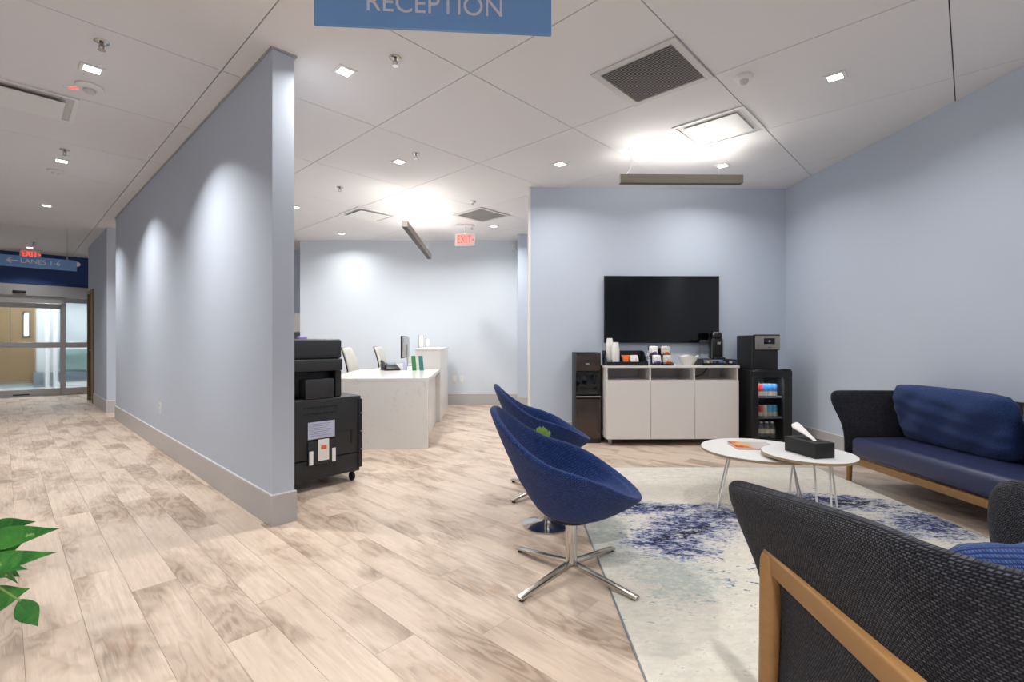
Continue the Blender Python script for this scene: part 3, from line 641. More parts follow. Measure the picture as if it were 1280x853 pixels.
def chair_shell(parent):
    n = 64; outer = []; inner = []
    def rim(ph, inset=0.0):
        c, s = math.cos(ph), math.sin(ph)
        ex = 0.86 if c > 0 else 1.0
        x = -0.035 + (0.385-inset)*math.copysign(abs(c)**ex, c); y = (0.365-inset)*math.copysign(abs(s)**0.86, s)*(1.0 - 0.12*max(0, -c)**2 - 0.05*max(0, c)**2)
        return x, y, interp(ZX, x)
    rows = []
    for q in [0.0, 0.12, 0.3, 0.5, 0.7, 0.86, 0.96]:
        r = []
        for k in range(n):
            ph = 2*PI*k/n; x, y, z = rim(ph); c, s = math.cos(ph), math.sin(ph); bx, by = 0.0+0.13*c, 0.13*s
            fx = q**0.80; fz = q**1.12
            r.append((bx+(x-bx)*fx, by+(y-by)*fx, 0.300+(z-0.012-0.300)*fz))
        rows.append(r)
    for ins, dz in ((-0.002, -0.004), (0.008, 0.004), (0.024, 0.005), (0.038, -0.006)):
        r = []
        for k in range(n):
            x, y, z = rim(2*PI*k/n); x2, y2, _ = rim(2*PI*k/n, ins); r.append((x2, y2, z+dz))
        rows.append(r)
    for q in [0.85, 0.62, 0.40, 0.22, 0.10, 0.03]:
        r = []
        for k in range(n):
            ph = 2*PI*k/n; x, y, z = rim(ph, 0.045); z -= 0.02; c, s = math.cos(ph), math.sin(ph)
            sx_, sy_ = 0.03+0.21*c, 0.22*s; zs = 0.415
            fx = q**0.55; zz = zs+(z-zs)*q**1.15 if z > zs else zs+(z-zs)*q
            r.append((sx_+(x-sx_)*fx, sy_+(y-sy_)*fx, zz))
        rows.append(r)
    for q, dz in ((0.6, 0.006), (0.25, 0.008)): rows.append([(0.03+0.21*q*math.cos(2*PI*k/n), 0.22*q*math.sin(2*PI*k/n), 0.415+dz) for k in range(n)])
    acc = [[0.0]*(n+1)]
    for i in range(1, len(rows)): acc.append([acc[-1][k] + (Vector(rows[i][k % n])-Vector(rows[i-1][k % n])).length for k in range(n+1)])
    return grid_mesh('shell', rows, 'blue', True, True, True, parent, lambda i, k: (k/n*2.1, acc[i][k]), 1)
def swivel_chair(label, loc, rz, base_rz):
    t = thing('swivel_chair', label, 'chair', loc, rz)
    chair_shell(t)
    MB().lathe([(0.09, 0.282), (0.11, 0.290), (0.11, 0.2985), (0.05, 0.2985)], 24).build('swivel_plate', 'blkm', t)
    MB().lathe([(0.024, 0.05), (0.030, 0.055), (0.030, 0.2815), (0.02, 0.2815)], 24).build('column', 'chrome', t)
    for k in range(4):
        a = base_rz - rz + PI/4 + k*PI/2; c, s = math.cos(a), math.sin(a); m = MB(); nx, ny = -s, c
        r0, r1 = 0.018, 0.385
        P_ = lambda r, w, z: (c*r+nx*w, s*r+ny*w, z)
        m.add([P_(r0, -.020, .046), P_(r0, .020, .046), P_(r0, .020, .066), P_(r0, -.020, .066), P_(r1, -.018, .0126), P_(r1, .018, .0126), P_(r1, .018, .024), P_(r1, -.018, .024)], [(3, 2, 1, 0), (4, 5, 6, 7), (0, 1, 5, 4), (1, 2, 6, 5), (2, 3, 7, 6), (3, 0, 4, 7)])
        l = m.build('base_arm', 'nickel', t, 0.0025, 2)
        z_g = 0.0064 if c > 0 else 0.0005; MB().lathe([(0.012, z_g), (0.014, z_g+0.001), (0.014, 0.0125), (0.008, 0.0125)], 12, (c*0.365, s*0.365, 0)).build('glide', 'rubber', l)
    return t
swivel_chair('blue woven tub chair on chrome star base, the one farther from water dispenser', (0.305, 2.49, 0), math.radians(-3), 0)
swivel_chair('blue woven tub chair on chrome star base, the one nearer water dispenser', (0.27, 3.85, 0), math.radians(4), 0)

# ------------------------------------------------------------------ side table with succulent between the chairs
st = thing('side_table', 'small round side table with chrome disc base between the tub chairs', 'table', (0.225, 3.15, 0))
MB().lathe([(0.06, 0.0005), (0.156, 0.0005), (0.157, 0.008), (0.10, 0.020), (0.03, 0.034), (0.02, 0.04)], 40).build('disc_base', 'chrome', st)
MB().lathe([(0.018, 0.0402), (0.018, 0.47)], 16).build('column', 'chrome', st)
MB().lathe([(0.10, 0.4705), (0.215, 0.4705), (0.22, 0.478), (0.215, 0.486), (0.10, 0.486)], 40).build('top', 'white', st)
su = thing('potted_succulent', 'small green succulent in a pot on the side table', 'plant', (0.19, 3.13, 0.4865))
MB().lathe([(0.03, 0.0), (0.04, 0.002), (0.048, 0.06), (0.044, 0.06), (0.042, 0.052), (0.01, 0.052)], 20).build('pot', 'pot', su)
for k in range(34):
    a = k*2.4; r = 0.012+0.055*(k/34); h0 = 0.055; hh = 0.13-0.055*(k/34)
    p0_ = Vector((0.3*r*math.cos(a), 0.3*r*math.sin(a), h0)); p1_ = Vector((r*math.cos(a), r*math.sin(a), h0+hh*0.6)); p2_ = Vector((1.15*r*math.cos(a), 1.15*r*math.sin(a), h0+hh*0.82))
    MB().tube([p0_, p1_, p2_], [0.004, 0.010, 0.0015], 5).build('leaf', 'succ', su)

# ------------------------------------------------------------------ coffee tables
def coffee_table(label, c, r, z, feet):
    t = thing('coffee_table', label, 'coffee table', (c[0], c[1], 0.0062))
    z -= 0.0062
    MB().lathe([(r*0.5, z-0.003), (r-0.004, z-0.003), (r-0.003, z-0.001), (r-0.006, z), (r*0.5, z)], 56).build('top', 'white', t)
    MB().lathe([(r*0.5, z-0.019), (r-0.003, z-0.019), (r-0.002, z-0.0032), (r*0.5, z-0.0032)], 56).build('plywood_edge', 'edge', t)
    for f0, f1, t0, t1 in feet:
        m = MB().tube([(t0[0], t0[1], z-0.0195), (f0[0], f0[1], 0.012), (f0[0]*0.995+f1[0]*.005, f0[1]*0.995+f1[1]*.005, 0.0062), (f1[0]*0.995+f0[0]*.005, f1[1]*0.995+f0[1]*.005, 0.0062), (f1[0], f1[1], 0.012), (t1[0], t1[1], z-0.0195)], 0.006, 8)
        m.build('wire_leg', 'white', t)
    return t
coffee_table('larger low round white coffee table holding a book', (1.83, 3.59), 0.40, 0.40,
             [((-.365, -.147), (-.22, .17), (-.26, -.12), (-.17, .10)), ((.33, .01), (.16, -.26), (.25, .03), (.19, -.10))])
coffee_table('smaller round white coffee table holding the tissue box', (2.018, 3.295), 0.289, 0.437,
             [((.17, -.05), (.03, -.20), (.13, -.04), (.075, -.11)), ((-.13, .02), (-.05, -.19), (-.10, .0), (-.03, -.11))])
bk = thing('book', 'closed picture book with a dark and orange cover on coffee table', 'book')
c1, c2, c3 = hz(909, 552, 0.415), hz(932, 567.6, 0.415), hz(968, 553, 0.415)
ex = (c3-c1).normalized(); bk.location = (c1.x, c1.y, 0.4002); bk.rotation_euler = (0, 0, math.atan2(ex.y, ex.x)); Wb = 0.29; Db = 0.22
box('page_block', 0.003, Wb-0.004, -Db+0.003, -0.003, 0.003, 0.0125, 'paper', bk)
box('front_cover', 0, Wb, -Db, 0, 0.0127, 0.0152, 'book', bk, 0.0006, 1); box('back_cover', 0, Wb, -Db, 0, 0.0002, 0.0028, 'red_c' if 'red_c' in M else 'canr', bk, 0.0006, 1)
tb = thing('tissue_box', 'black leather tissue box with a white tissue on small table', 'tissue box')
n0 = Vector((1.957, 3.12, 0)); n1 = Vector((2.105, 3.15, 0)); ex = (n1-n0).normalized(); tb.location = (n0.x, n0.y, 0.4372); tb.rotation_euler = (0, 0, math.atan2(ex.y, ex.x))
BW, BD, BH = 0.150, 0.265, 0.100
box('case', 0, BW, 0, BD, 0, BH, 'blkm', tb, 0.004, 2); box('slot', BW/2-0.02, BW/2+0.02, 0.04, BD-0.05, BH+0.0002, BH+0.0012, 'rubber', tb)
rows = []
for i in range(9):
    q = i/8; cx_ = BW/2 - 0.005; cy_ = 0.055+0.19*q; cz = BH-0.01 + 0.085*q**0.9; wv = 0.008+0.036*q
    rows.append([(cx_ + wv*math.sin(a), cy_ + wv*0.35*math.cos(a), cz + (0.004+0.022*q)*math.cos(a)*(1+0.25*math.sin(3*a))) for a in [2*PI*k/20 for k in range(20)]])
grid_mesh('tissue', rows, 'paper', True, True, True, tb, None, 1)

# ------------------------------------------------------------------ sofa and armchair
def wing_shell(parent, W, D, top_tip, top_back, z0=0.235, flare=0.085, fwd=0.15, R=0.22, th=0.05):
    """U-shaped padded shell, front at +y; local origin at floor centre of the back's outer line (y = 0 at back)."""
    zs = [0.0, 0.12, 0.3, 0.5, 0.64, 0.75, 0.83, 0.89, 0.94, 0.975, 0.995, 1.0]
    hw = W/2; rows = []
    def path(w, ext):
        la = D - R + ext; lc = PI*R/2; lb = W-2*R; tot = 2*la+2*lc+lb; d = w*tot
        if d < la: return Vector((hw, D+ext-d, 0)), Vector((1, 0, 0)), 1-d/la
        d -= la
        if d < lc: a = d/R; return Vector((hw-R+R*math.cos(a), R-R*math.sin(a), 0)), Vector((math.cos(a), -math.sin(a), 0)), 0
        d -= lc
        if d < lb: return Vector((hw-R-d, 0, 0)), Vector((0, -1, 0)), 0
        d -= lb
        if d < lc: a = d/R; return Vector((-hw+R-R*math.sin(a), R-R*math.cos(a), 0)), Vector((-math.sin(a), -math.cos(a), 0)), 0
        d -= lc; return Vector((-hw, R+d, 0)), Vector((-1, 0, 0)), d/la
    N = 72
    ws = [k/N for k in range(N+1)]
    for zq in zs:
        r = []
        for w_ in ws:
            # the wing reaches forward towards its top, with a rounded upper tip
            g = max(0, (zq-0.35)/0.65); ext = fwd*g**1.3
            if zq > 0.72: ext -= 0.11*(1-math.sqrt(max(0, 1-((zq-0.72)/0.28)**2)))
            p, nrm, tip = path(w_, ext)
            zt = top_back + (top_tip-top_back)*tip**1.2
            off = flare*max(0, zq-0.45)/0.55*(0.55+0.45*tip)
            r.append(tuple(p + nrm*off + Vector((0, 0, z0+(zt-z0)*zq))))
        rows.append(r)
    L = 2*(D-R)+PI*R+W-2*R; Hh = [z*(top_back-z0) for z in zs]
    o = grid_mesh('shell', rows, 'char', False, parent=parent, uvs=lambda i, k: (k/N*L, Hh[i]), solid=th)
    vg = o.vertex_groups.new(name='thick')
    for i in range(len(zs)):
        for k in range(N+1):
            e = min(1.0, min(k, N-k)/3.0 + 0.0); f = min(1.0, (1.0-zs[i])/0.09)
            vg.add([i*(N+1)+k], math.sqrt(max(0.0, 1-(1-e)**2))*math.sqrt(max(0.0, 1-(1-f)**2)), 'REPLACE')
    o.modifiers['thick'].vertex_group = 'thick'; o.modifiers['thick'].thickness_vertex_group = 0.28
    md = o.modifiers.new('sub', 'SUBSURF'); md.levels = md.render_levels = 2
    return o
def leg(parent, x, y, z1, lean, r0=0.027, r1=0.016, name='leg'):
    return MB().tube([(x+lean[0], y+lean[1], 0.0008), (x+lean[0]*0.5, y+lean[1]*0.5, z1*0.5), (x, y, z1-0.02), (x, y, z1)], [r1, (r0+r1)/2, r0, r0*0.85], 14).build(name, 'oak', parent)
def cushion(parent, name, cx, cy, cz, wx, wy, wz, rot, m, seed, uvscale=1.0, puff=2.6):
    """soft pillow: wx wide, wz tall, wy thick, rotated by rot"""
    rng = random.Random(seed); n = 22; top = []; mt = Matrix.Translation((cx, cy, cz)) @ rot
    vs = []; fs = []; uv = []
    for side in (1, -1):
        for i in range(n+1):
            for j in range(n+1):
                a, b = i/n*2-1, j/n*2-1
                e = max(0.0, (1-abs(a)**puff))**0.5*max(0.0, (1-abs(b)**puff))**0.5
                pin = 1-0.075*abs(a*b)**4-0.02*a*a*b*b ; sq = 1.0
                dz = side*wy/2*e*(1+0.06*math.sin(5*a+seed)*math.cos(4*b+seed*2)) + (0.009*math.sin(9*a+4*b+seed) + 0.007*math.sin(13*b-5*a+seed) + 0.005*math.sin(21*a*b+seed))*e*min(1, wx/0.4)
                vs.append(mt @ Vector((a*wx/2*pin, dz, b*wz/2*pin*sq))); uv.append((a*wx/2, b*wz/2))
    for sidx in (0, 1):
        o = sidx*(n+1)**2
        for i in range(n):
            for j in range(n):
                q = (o+i*(n+1)+j, o+(i+1)*(n+1)+j, o+(i+1)*(n+1)+j+1, o+i*(n+1)+j+1); fs.append(q if sidx == 1 else q[::-1])
    me = bpy.data.meshes.new(name); me.from_pydata([tuple(v) for v in vs], [], fs); l = me.uv_layers.new(name='UVMap'); i = 0
    for p in me.polygons:
        for li in p.loop_indices: l.data[li].uv = uv[me.loops[li].vertex_index]
    bm = bmesh.new(); bm.from_mesh(me); bmesh.ops.remove_doubles(bm, verts=bm.verts, dist=0.0004); bm.to_mesh(me); bm.free()
    me.polygons.foreach_set('use_smooth', [True]*len(me.polygons))
    return put(name, me, m, parent)
def seating(kind, label, cat, loc, rz, W, D, top_tip, top_back, seats, fwd=0.15, rail_z=0.60):
    t = thing(kind, label, cat, loc, rz)
    wing_shell(t, W, D, top_tip, top_back, fwd=fwd)
    zs = 0.235
    for k in range(seats):
        x0 = -W/2+0.05+(W-0.1)*k/seats; x1 = -W/2+0.05+(W-0.1)*(k+1)/seats
        MB().box(x0+0.002, x1-0.002, 0.05, D-0.01, zs+0.005, zs+0.165).build('seat_cushion', 'leather', t, 0.045, 5)
    box('seat_rail', -W/2+0.02, W/2-0.02, D-0.07, D-0.025, zs-0.058, zs-0.002, 'oak', t, 0.006, 2)
    box('seat_rail', -W/2+0.02, W/2-0.02, 0.03, 0.075, zs-0.058, zs-0.002, 'oak', t, 0.006, 2)
    for sx in (-1, 1):
        xo = sx*(W/2+0.045)
        leg(t, xo, D-0.10, rail_z+0.012, (sx*0.01, 0.015), 0.030, 0.020); leg(t, xo, 0.04, rail_z-0.02, (sx*0.01, -0.05))
        m = MB().bar((xo, D-0.08, rail_z-0.005), (xo, 0.03, rail_z-0.03), 0.034, 0.058); m.build('side_rail', 'oak', t, 0.008, 3)
        MB().bar((sx*(W/2-0.03), D-0.06, zs-0.03), (xo, D-0.06, zs-0.03), 0.04, 0.05).build('stretcher', 'oak', t, 0.005, 2)
    return t
# armchair: faces the television wall; sits on the near part of the rug
ARM = (1.10, 0.70)
ac_ = seating('armchair', 'charcoal woven wing armchair with honey oak frame beside the rug', 'armchair', (ARM[0], ARM[1], 0.0), 0, 0.68, 0.73, 0.77, 0.845, 1)
pc = cushion(None, 'cushion', 1.12, 1.05, 0.575, 0.44, 0.17, 0.42, Matrix.Rotation(math.radians(-4), 4, 'Z') @ Matrix.Rotation(math.radians(16), 4, 'X'), 'cush', 3)
tag(pc, 'blue woven scatter cushion leaning in the armchair', 'cushion')
# sofa along the right wall
SW = 2.10; sc = TVR + RD*2.82
sofa = seating('sofa', 'charcoal wing sofa with navy leather seat against the pale blue wall', 'sofa', (3.50, 3.08, 0), PI/2 + math.atan2(RD.x, -RD.y), SW, 0.64, 0.77, 0.775, 1, 0.12)
for k, (yy, lab) in enumerate([(3.70, 'large blue woven back cushion at the sofa end near mini fridge'), (2.70, 'large blue woven back cushion at the sofa end away from fridge')]):
    tag(cushion(None, 'cushion', 3.262+0.02*k, yy-0.12, 0.62, 0.98, 0.21, 0.48, Matrix.Rotation(PI/2+0.03, 4, 'Z') @ Matrix.Rotation(math.radians(-13), 4, 'X'), 'cush', 11+k, puff=3.4), lab, 'cushion')

# ------------------------------------------------------------------ television, sideboard and its things
def tvp(x, d):                                          # plan point: x in world, d metres out from the lounge wall
    y = TVL.y + (x-TVL.x)*TVD.y/TVD.x; return Vector((x, y-d, 0))
ty = 5.95; tx0, tx1 = (755-640)/F*ty, (900-640)/F*ty; tz1, tz0 = EYE+(426.5-345)/F*ty, EYE-(429-426.5)/F*ty
tv = thing('television', 'large black flat television mounted on the lounge wall', 'television', tvp((tx0+tx1)/2, 0), TVA); hw = (tx1-tx0)/2
tv.location.z = tz0; TH_ = tz1-tz0
box('housing', -hw, hw, -0.055, -0.028, 0, TH_, 'blk', tv, 0.004, 2); box('screen', -hw+0.008, hw-0.008, -0.0562, -0.0552, 0.014, TH_-0.008, 'blkg', tv)
box('bracket', -0.3, 0.3, -0.0278, -0.001, 0.2, TH_-0.2, 'blkm', tv)
CT = 0.916; cf = 5.52
cx0, cx1 = (757-640)/F*cf, (924-640)/F*cf; CWd = cx1-cx0
sb = thing('sideboard', 'white three-door sideboard with open niches below the television', 'cabinet', tvp(cx0, 0.015), TVA); DB = 0.45
y0, y1 = -DB, 0.0; zb_ = 0.078
box('top', -0.012, CWd+0.012, y0-0.012, y1, CT-0.024, CT, 'lam', sb, 0.002, 1)
for x in (0.0, CWd-0.018): box('side', x, x+0.018, y0, y1, zb_, CT-0.0245, 'lam', sb, 0.001, 1)
for k in (1, 2): x = CWd*k/3; box('divider', x-0.009, x+0.009, y0+0.001, y1-0.012, zb_+0.02, CT-0.0245, 'lam', sb, 0.001, 1)
box('bottom', 0.0185, CWd-0.0185, y0+0.001, y1, zb_, zb_+0.018, 'lam', sb)
box('shelf', 0.0185, CWd-0.0185, y0+0.022, y1-0.012, 0.735, 0.752, 'lam', sb); box('back', 0.0185, CWd-0.0185, y1-0.011, y1, zb_+0.018, CT-0.0245, 'niche', sb)
for k in range(3): box('door', CWd*k/3+0.002+(0 if k else 0.0), CWd*(k+1)/3-0.002, y0-0.019, y0-0.0005, zb_, 0.750, 'lam', sb, 0.0015, 1)
for x in (0.05, CWd-0.09):
    for y in (y0+0.11, y1-0.08): box('foot', x, x+0.04, y, y+0.04, 0.0005, zb_-0.0005, 'alu', sb, 0.003, 1)
def on_sb(px, d=0.25):                                 # point on the sideboard top for a pixel column, d out from the wall
    y = 6.0-d; return tvp((px-640)/F*y, d+0.0)
Z0 = CT+0.0006
# condiment organiser
og = thing('condiment_organizer', 'black slanted condiment organizer with compartments on the sideboard', 'organizer', on_sb(781, 0.33), TVA); og.location.z = Z0
ow = (806.4-755.6)/F*5.66/2
box('tray', -ow, ow, -0.13, 0.13, 0, 0.012, 'blk', og, 0.003, 1); box('front_lip', -ow, ow, -0.13, -0.122, 0.0125, 0.045, 'blk', og, 0.002, 1)
for x in (-ow, -ow+0.185, ow-0.008): MB().prism_x([(-0.1215, 0.0125), (0.121, 0.0125), (0.121, 0.165), (0.05, 0.165), (-0.1215, 0.05)], x, x+0.008).build('side_panel' if x != -ow+0.185 else 'divider', 'blk', og, 0.002, 1)
box('back_panel', -ow, ow, 0.1215, 0.13, 0.0125, 0.17, 'blk', og, 0.002, 1)
def cup_stack(px, d, n, zbase, label):
    t = thing('cup_stack', label, 'paper cups', on_sb(px, d), 0); t.location.z = zbase
    for k in range(n):
        z = k*0.016; MB().lathe([(0.044, z), (0.0455, z+0.004), (0.0445, z+0.008), (0.032, z+0.095), (0.028, z+0.095), (0.026, z+0.09)], 20).build('cup', 'cup', t)
cup_stack(762, 0.27, 14, Z0+0.0128, 'taller upturned stack of white paper cups at the sideboard corner')
cup_stack(769.5, 0.365, 11, Z0+0.0128, 'shorter upturned stack of white paper cups beside the taller stack')
cl = thing('clear_cup_stack', 'stack of clear plastic cups in front of the tall paper cups', 'plastic cups', on_sb(761, 0.405), 0); cl.location.z = Z0+0.0128
MB().lathe([(0.034, 0), (0.042, 0.055), (0.040, 0.055), (0.032, 0.002)], 20).build('cup', 'water', cl)
for k, px in enumerate((769.5, 772.3)):
    o = MB().lathe([(0.010, 0), (0.015, 0.022), (0.017, 0.024), (0.006, 0.024)], 14).build('creamer_cup', 'cup', loc=on_sb(px, 0.44)); o.location.z = Z0+0.0128
    tag(o, 'tiny white creamer cup in the front of the black organizer', 'creamer', 'creamer cups in the organizer')
for k, (px, d, m, lab) in enumerate([(778.5, 0.31, 'orange', 'orange packet'), (782, 0.35, 'orange', 'orange packet'), (786, 0.30, 'orange', 'orange packet'), (791, 0.34, 'paper', 'white packet'), (795, 0.31, 'paper', 'white packet')]):
    t = on_sb(px, d); rot = Matrix.Rotation((k-2)*0.12, 4, 'Z') @ Matrix.Rotation(-0.45, 4, 'X')
    o = cushion(None, 'sugar_packet', 0, 0, 0.060, 0.065, 0.012, 0.088, rot, m, k, puff=4); o.location = t; o.location.z = Z0+0.018
    tag(o, ('orange printed tea packet standing in the black organizer' if m == 'orange' else 'white sugar packet standing in the black organizer'), 'packet', 'packets in the organizer')
# sanitizer
sz = thing('pump_bottle', 'clear hand sanitizer pump bottle between organizer and snack rack', 'bottle', on_sb(810.2, 0.40)); sz.location.z = Z0
MB().lathe([(0.022, 0), (0.028, 0.004), (0.028, 0.085), (0.014, 0.105), (0.012, 0.112)], 20).build('bottle', 'water', sz)
MB().lathe([(0.011, 0.1125), (0.011, 0.135), (0.005, 0.137), (0.004, 0.160)], 14).build('pump', 'white', sz); MB().bar((0.0, 0.006, 0.168), (0.0, -0.034, 0.166), 0.012, 0.011).build('nozzle', 'white', sz, 0.003, 2)
box('label', -0.018, 0.018, -0.0298, -0.0282, 0.02, 0.07, 'lilac', sz)
# snack rack
rk = thing('snack_rack', 'black wire snack rack with two columns on the sideboard', 'rack', on_sb(826, 0.32), TVA); rk.location.z = Z0; rw = 0.116
for x in (-rw, rw): MB().tube([(x, -0.11, 0.003), (x, -0.11, 0.02), (x, 0.10, 0.03), (x, 0.10, 0.225), (x, 0.03, 0.225), (x, 0.0, 0.12), (x, -0.02, 0.02)], 0.0045, 6).build('side_frame', 'blk', rk)
for z, y in ((0.015, -0.115), (0.035, -0.115), (0.105, -0.01), (0.128, -0.01)): MB().tube([(-rw, y, z), (rw, y, z)], 0.003, 6).build('wire', 'blk', rk)
box('shelf', -rw, rw, -0.11, 0.09, 0.003, 0.007, 'blk', rk); box('shelf', -rw, rw, -0.005, 0.095, 0.105, 0.109, 'blk', rk)
box('back', -rw, rw, 0.096, 0.099, 0.007, 0.20, 'blkm', rk)
for k, (px, up, m, m2, lab) in enumerate([(817, 1, 'paper', 'purple', 'white and purple snack bag in the upper tier of the rack'), (832, 1, 'cream', 'orange', 'cream and orange snack bag in the upper tier of the rack'),
                                     (821, 0, 'paper', 'purple', 'white and purple snack bag in the lower tier of the rack'), (834.5, 0, 'cream', 'orange', 'cream and orange snack bag in the lower tier of the rack')]):
    t = thing('snack_bag', lab, 'snack bag', on_sb(px, 0.30 if up else 0.38), 0.1*(k-1.5)); t.location.z = Z0 + (0.110 if up else 0.0075)
    cushion(t, 'bag', 0, 0, 0.058, 0.105, 0.05, 0.112, Matrix.Rotation(-0.15, 4, 'X'), m, k+20, puff=3)
    cushion(t, 'printed_band', 0.003, -0.004, 0.030, 0.088, 0.054, 0.052, Matrix.Rotation(-0.15, 4, 'X'), m2, k+30, puff=3)
# bowl
bw = MB().lathe([(0.05, 0), (0.062, 0.003), (0.095, 0.06), (0.118, 0.108), (0.112, 0.108), (0.088, 0.06), (0.055, 0.012), (0.02, 0.010)], 40).build('serving_bowl', 'ceram', loc=on_sb(860.5, 0.33)); bw.location.z = Z0
for vtx in bw.data.vertices:
    if vtx.co.z > 0.1: a = math.atan2(vtx.co.y, vtx.co.x); vtx.co.z += 0.010*math.cos(4*a+0.6)
tag(bw, 'white ceramic bowl with wavy rim on the sideboard', 'bowl')
# coffee machine
cmk = thing('coffee_machine', 'tall black coffee machine with water tank on the capsule drawer', 'coffee machine', on_sb(888.5, 0.23), TVA); cmk.location.z = Z0+0.072
MB().lathe([(0.05, 0), (0.058, 0.002), (0.058, 0.19), (0.052, 0.196), (0.03, 0.197)], 28, (-0.06, 0.02, 0)).build('water_tank', 'dglass', cmk); MB().lathe([(0.03, 0.1975), (0.058, 0.1975), (0.058, 0.215), (0.05, 0.222), (0.02, 0.222)], 28, (-0.06, 0.02, 0)).build('tank_lid', 'dgrey', cmk)
MB().box(0.005, 0.13, -0.06, 0.09, 0, 0.25).build('body', 'blk', cmk, 0.02, 4); MB().lathe([(0.05, 0.2505), (0.066, 0.252), (0.068, 0.29), (0.055, 0.312), (0.02, 0.318)], 28, (0.0675, -0.01, 0)).build('brew_head', 'blkg', cmk)
MB().lathe([(0.045, 0.3185), (0.05, 0.3185), (0.05, 0.323), (0.045, 0.323)], 24, (0.0675, -0.01, -0.006)).build('chrome_ring', 'chrome', cmk); box('spout', 0.045, 0.09, -0.095, -0.0605, 0.17, 0.20, 'chrome', cmk, 0.006, 2)
box('drip_tray', 0.015, 0.12, -0.14, -0.0605, 0.0, 0.02, 'blk', cmk, 0.004, 2)
for x in (0.002, 0.133): MB().tube([(x, -0.05, 0.005), (x, -0.05, 0.23)], 0.004, 8).build('chrome_edge', 'chrome', cmk)
# capsule drawer
cd = thing('capsule_drawer', 'low black wire capsule drawer full of coffee capsules', 'drawer', on_sb(892.5, 0.27), TVA); cd.location.z = Z0; w2 = 0.195
for x in (-w2, w2): MB().bar((x, -0.17, 0.034), (x, 0.17, 0.034), 0.006, 0.066).build('side', 'blk', cd, 0.001, 1)
box('top_plate', -w2, w2, -0.15, 0.17, 0.0655, 0.0712, 'blk', cd, 0.001, 1); box('floor_plate', -w2, w2, -0.17, 0.17, 0.0004, 0.005, 'blk', cd)
MB().tube([(-w2, -0.175, 0.055), (w2, -0.175, 0.055)], 0.003, 6).build('front_wire', 'blk', cd); box('front_plate', -w2, w2, -0.176, -0.171, 0.003, 0.030, 'blk', cd, 0.001, 1)
cols = ['steel', 'canl', 'oak', 'navyw', 'blk', 'canb', 'steel', 'bronze', 'canl', 'navyw']
cn = ['silver', 'pale gold', 'honey brown', 'navy', 'black', 'light blue', 'silver', 'bronze', 'pale gold', 'navy']
for k in range(10):
    o = MB().lathe([(0.018, 0), (0.0185, 0.002), (0.017, 0.006), (0.012, 0.020), (0.004, 0.021)], 14).build('coffee_capsule', cols[k], loc=tvp(cd.location.x - 0.17 + 0.038*k, 0.27+0.158)); o.location.z = Z0+0.036
    o.rotation_euler = (1.2, 0, 0); tag(o, 'small '+cn[k]+' coffee capsule in the front row of the capsule drawer', 'capsule', 'coffee capsules in the drawer')
cbx = cx0+CWd*2/3
o = MB().tube([tvp(cbx+0.02, 0.10)+Vector((0, 0, 0.757)), tvp(cbx+0.12, 0.12)+Vector((0, 0, 0.762)), tvp(cbx+0.24, 0.11)+Vector((0, 0, 0.79)), tvp(cbx+0.31, 0.06)+Vector((0, 0, 0.85)), tvp(cbx+0.33, 0.035)+Vector((0, 0, 0.885))], 0.005, 8).build('power_cord', 'blk')
tag(o, 'black power cord curling in the open niche of the sideboard', 'cord')
o = MB().tube([tvp(cbx+0.35, 0.06)+Vector((0, 0, 0.757)), tvp(cbx+0.352, 0.06)+Vector((0, 0, 0.885))], 0.007, 8).build('white_cord', 'white'); tag(o, 'white cord hanging in the open niche of the sideboard', 'cord')

# ------------------------------------------------------------------ water dispenser
wx0, wx1 = (719-640)/F*5.66, (751-640)/F*5.66
wd = thing('water_dispenser', 'tall bronze and black water dispenser beside the white sideboard', 'water dispenser', tvp((wx0+wx1)/2, 0.02), TVA); hw = (wx1-wx0)/2; dp = 0.31; Hd = 1.065
box('body', -hw, hw, -dp+0.03, 0, 0.02, Hd-0.012, 'grey', wd, 0.006, 2)
box('top_cover', -hw, hw, -dp, 0, Hd-0.0115, Hd, 'grey', wd, 0.004, 2)
box('upper_panel', -hw+0.004, hw-0.004, -dp, -dp+0.0295, 0.845, Hd-0.012, 'bronze', wd, 0.008, 3)
box('dispensing_bay', -hw+0.004, hw-0.004, -dp+0.014, -dp+0.0295, 0.565, 0.843, 'blkg', wd, 0.004, 2)
box('bay_rim', -hw+0.002, hw-0.002, -dp-0.008, -dp+0.0295, 0.800, 0.843, 'blkg', wd, 0.006, 2)
box('drip_tray', -hw+0.006, hw-0.006, -dp-0.014, -dp+0.0295, 0.530, 0.562, 'blkg', wd, 0.006, 2); box('chrome_trim', -hw+0.006, hw-0.006, -dp-0.0165, -dp-0.0145, 0.546, 0.556, 'chrome', wd)
box('lower_door', -hw+0.004, hw-0.004, -dp, -dp+0.0295, 0.045, 0.526, 'bronze', wd, 0.008, 3); box('kick_plate', -hw+0.01, hw-0.01, -dp+0.012, -dp+0.0295, 0.0005, 0.043, 'blk', wd)
for x in (-0.07, 0, 0.07): MB().tube([(x, -dp+0.006, 0.795), (x, -dp+0.006, 0.755)], 0.009, 10).build('spout', 'blk', wd)
box('badge', -0.03, 0.01, -dp-0.0012, -dp-0.0002, 0.925, 0.94, 'chrome', wd)

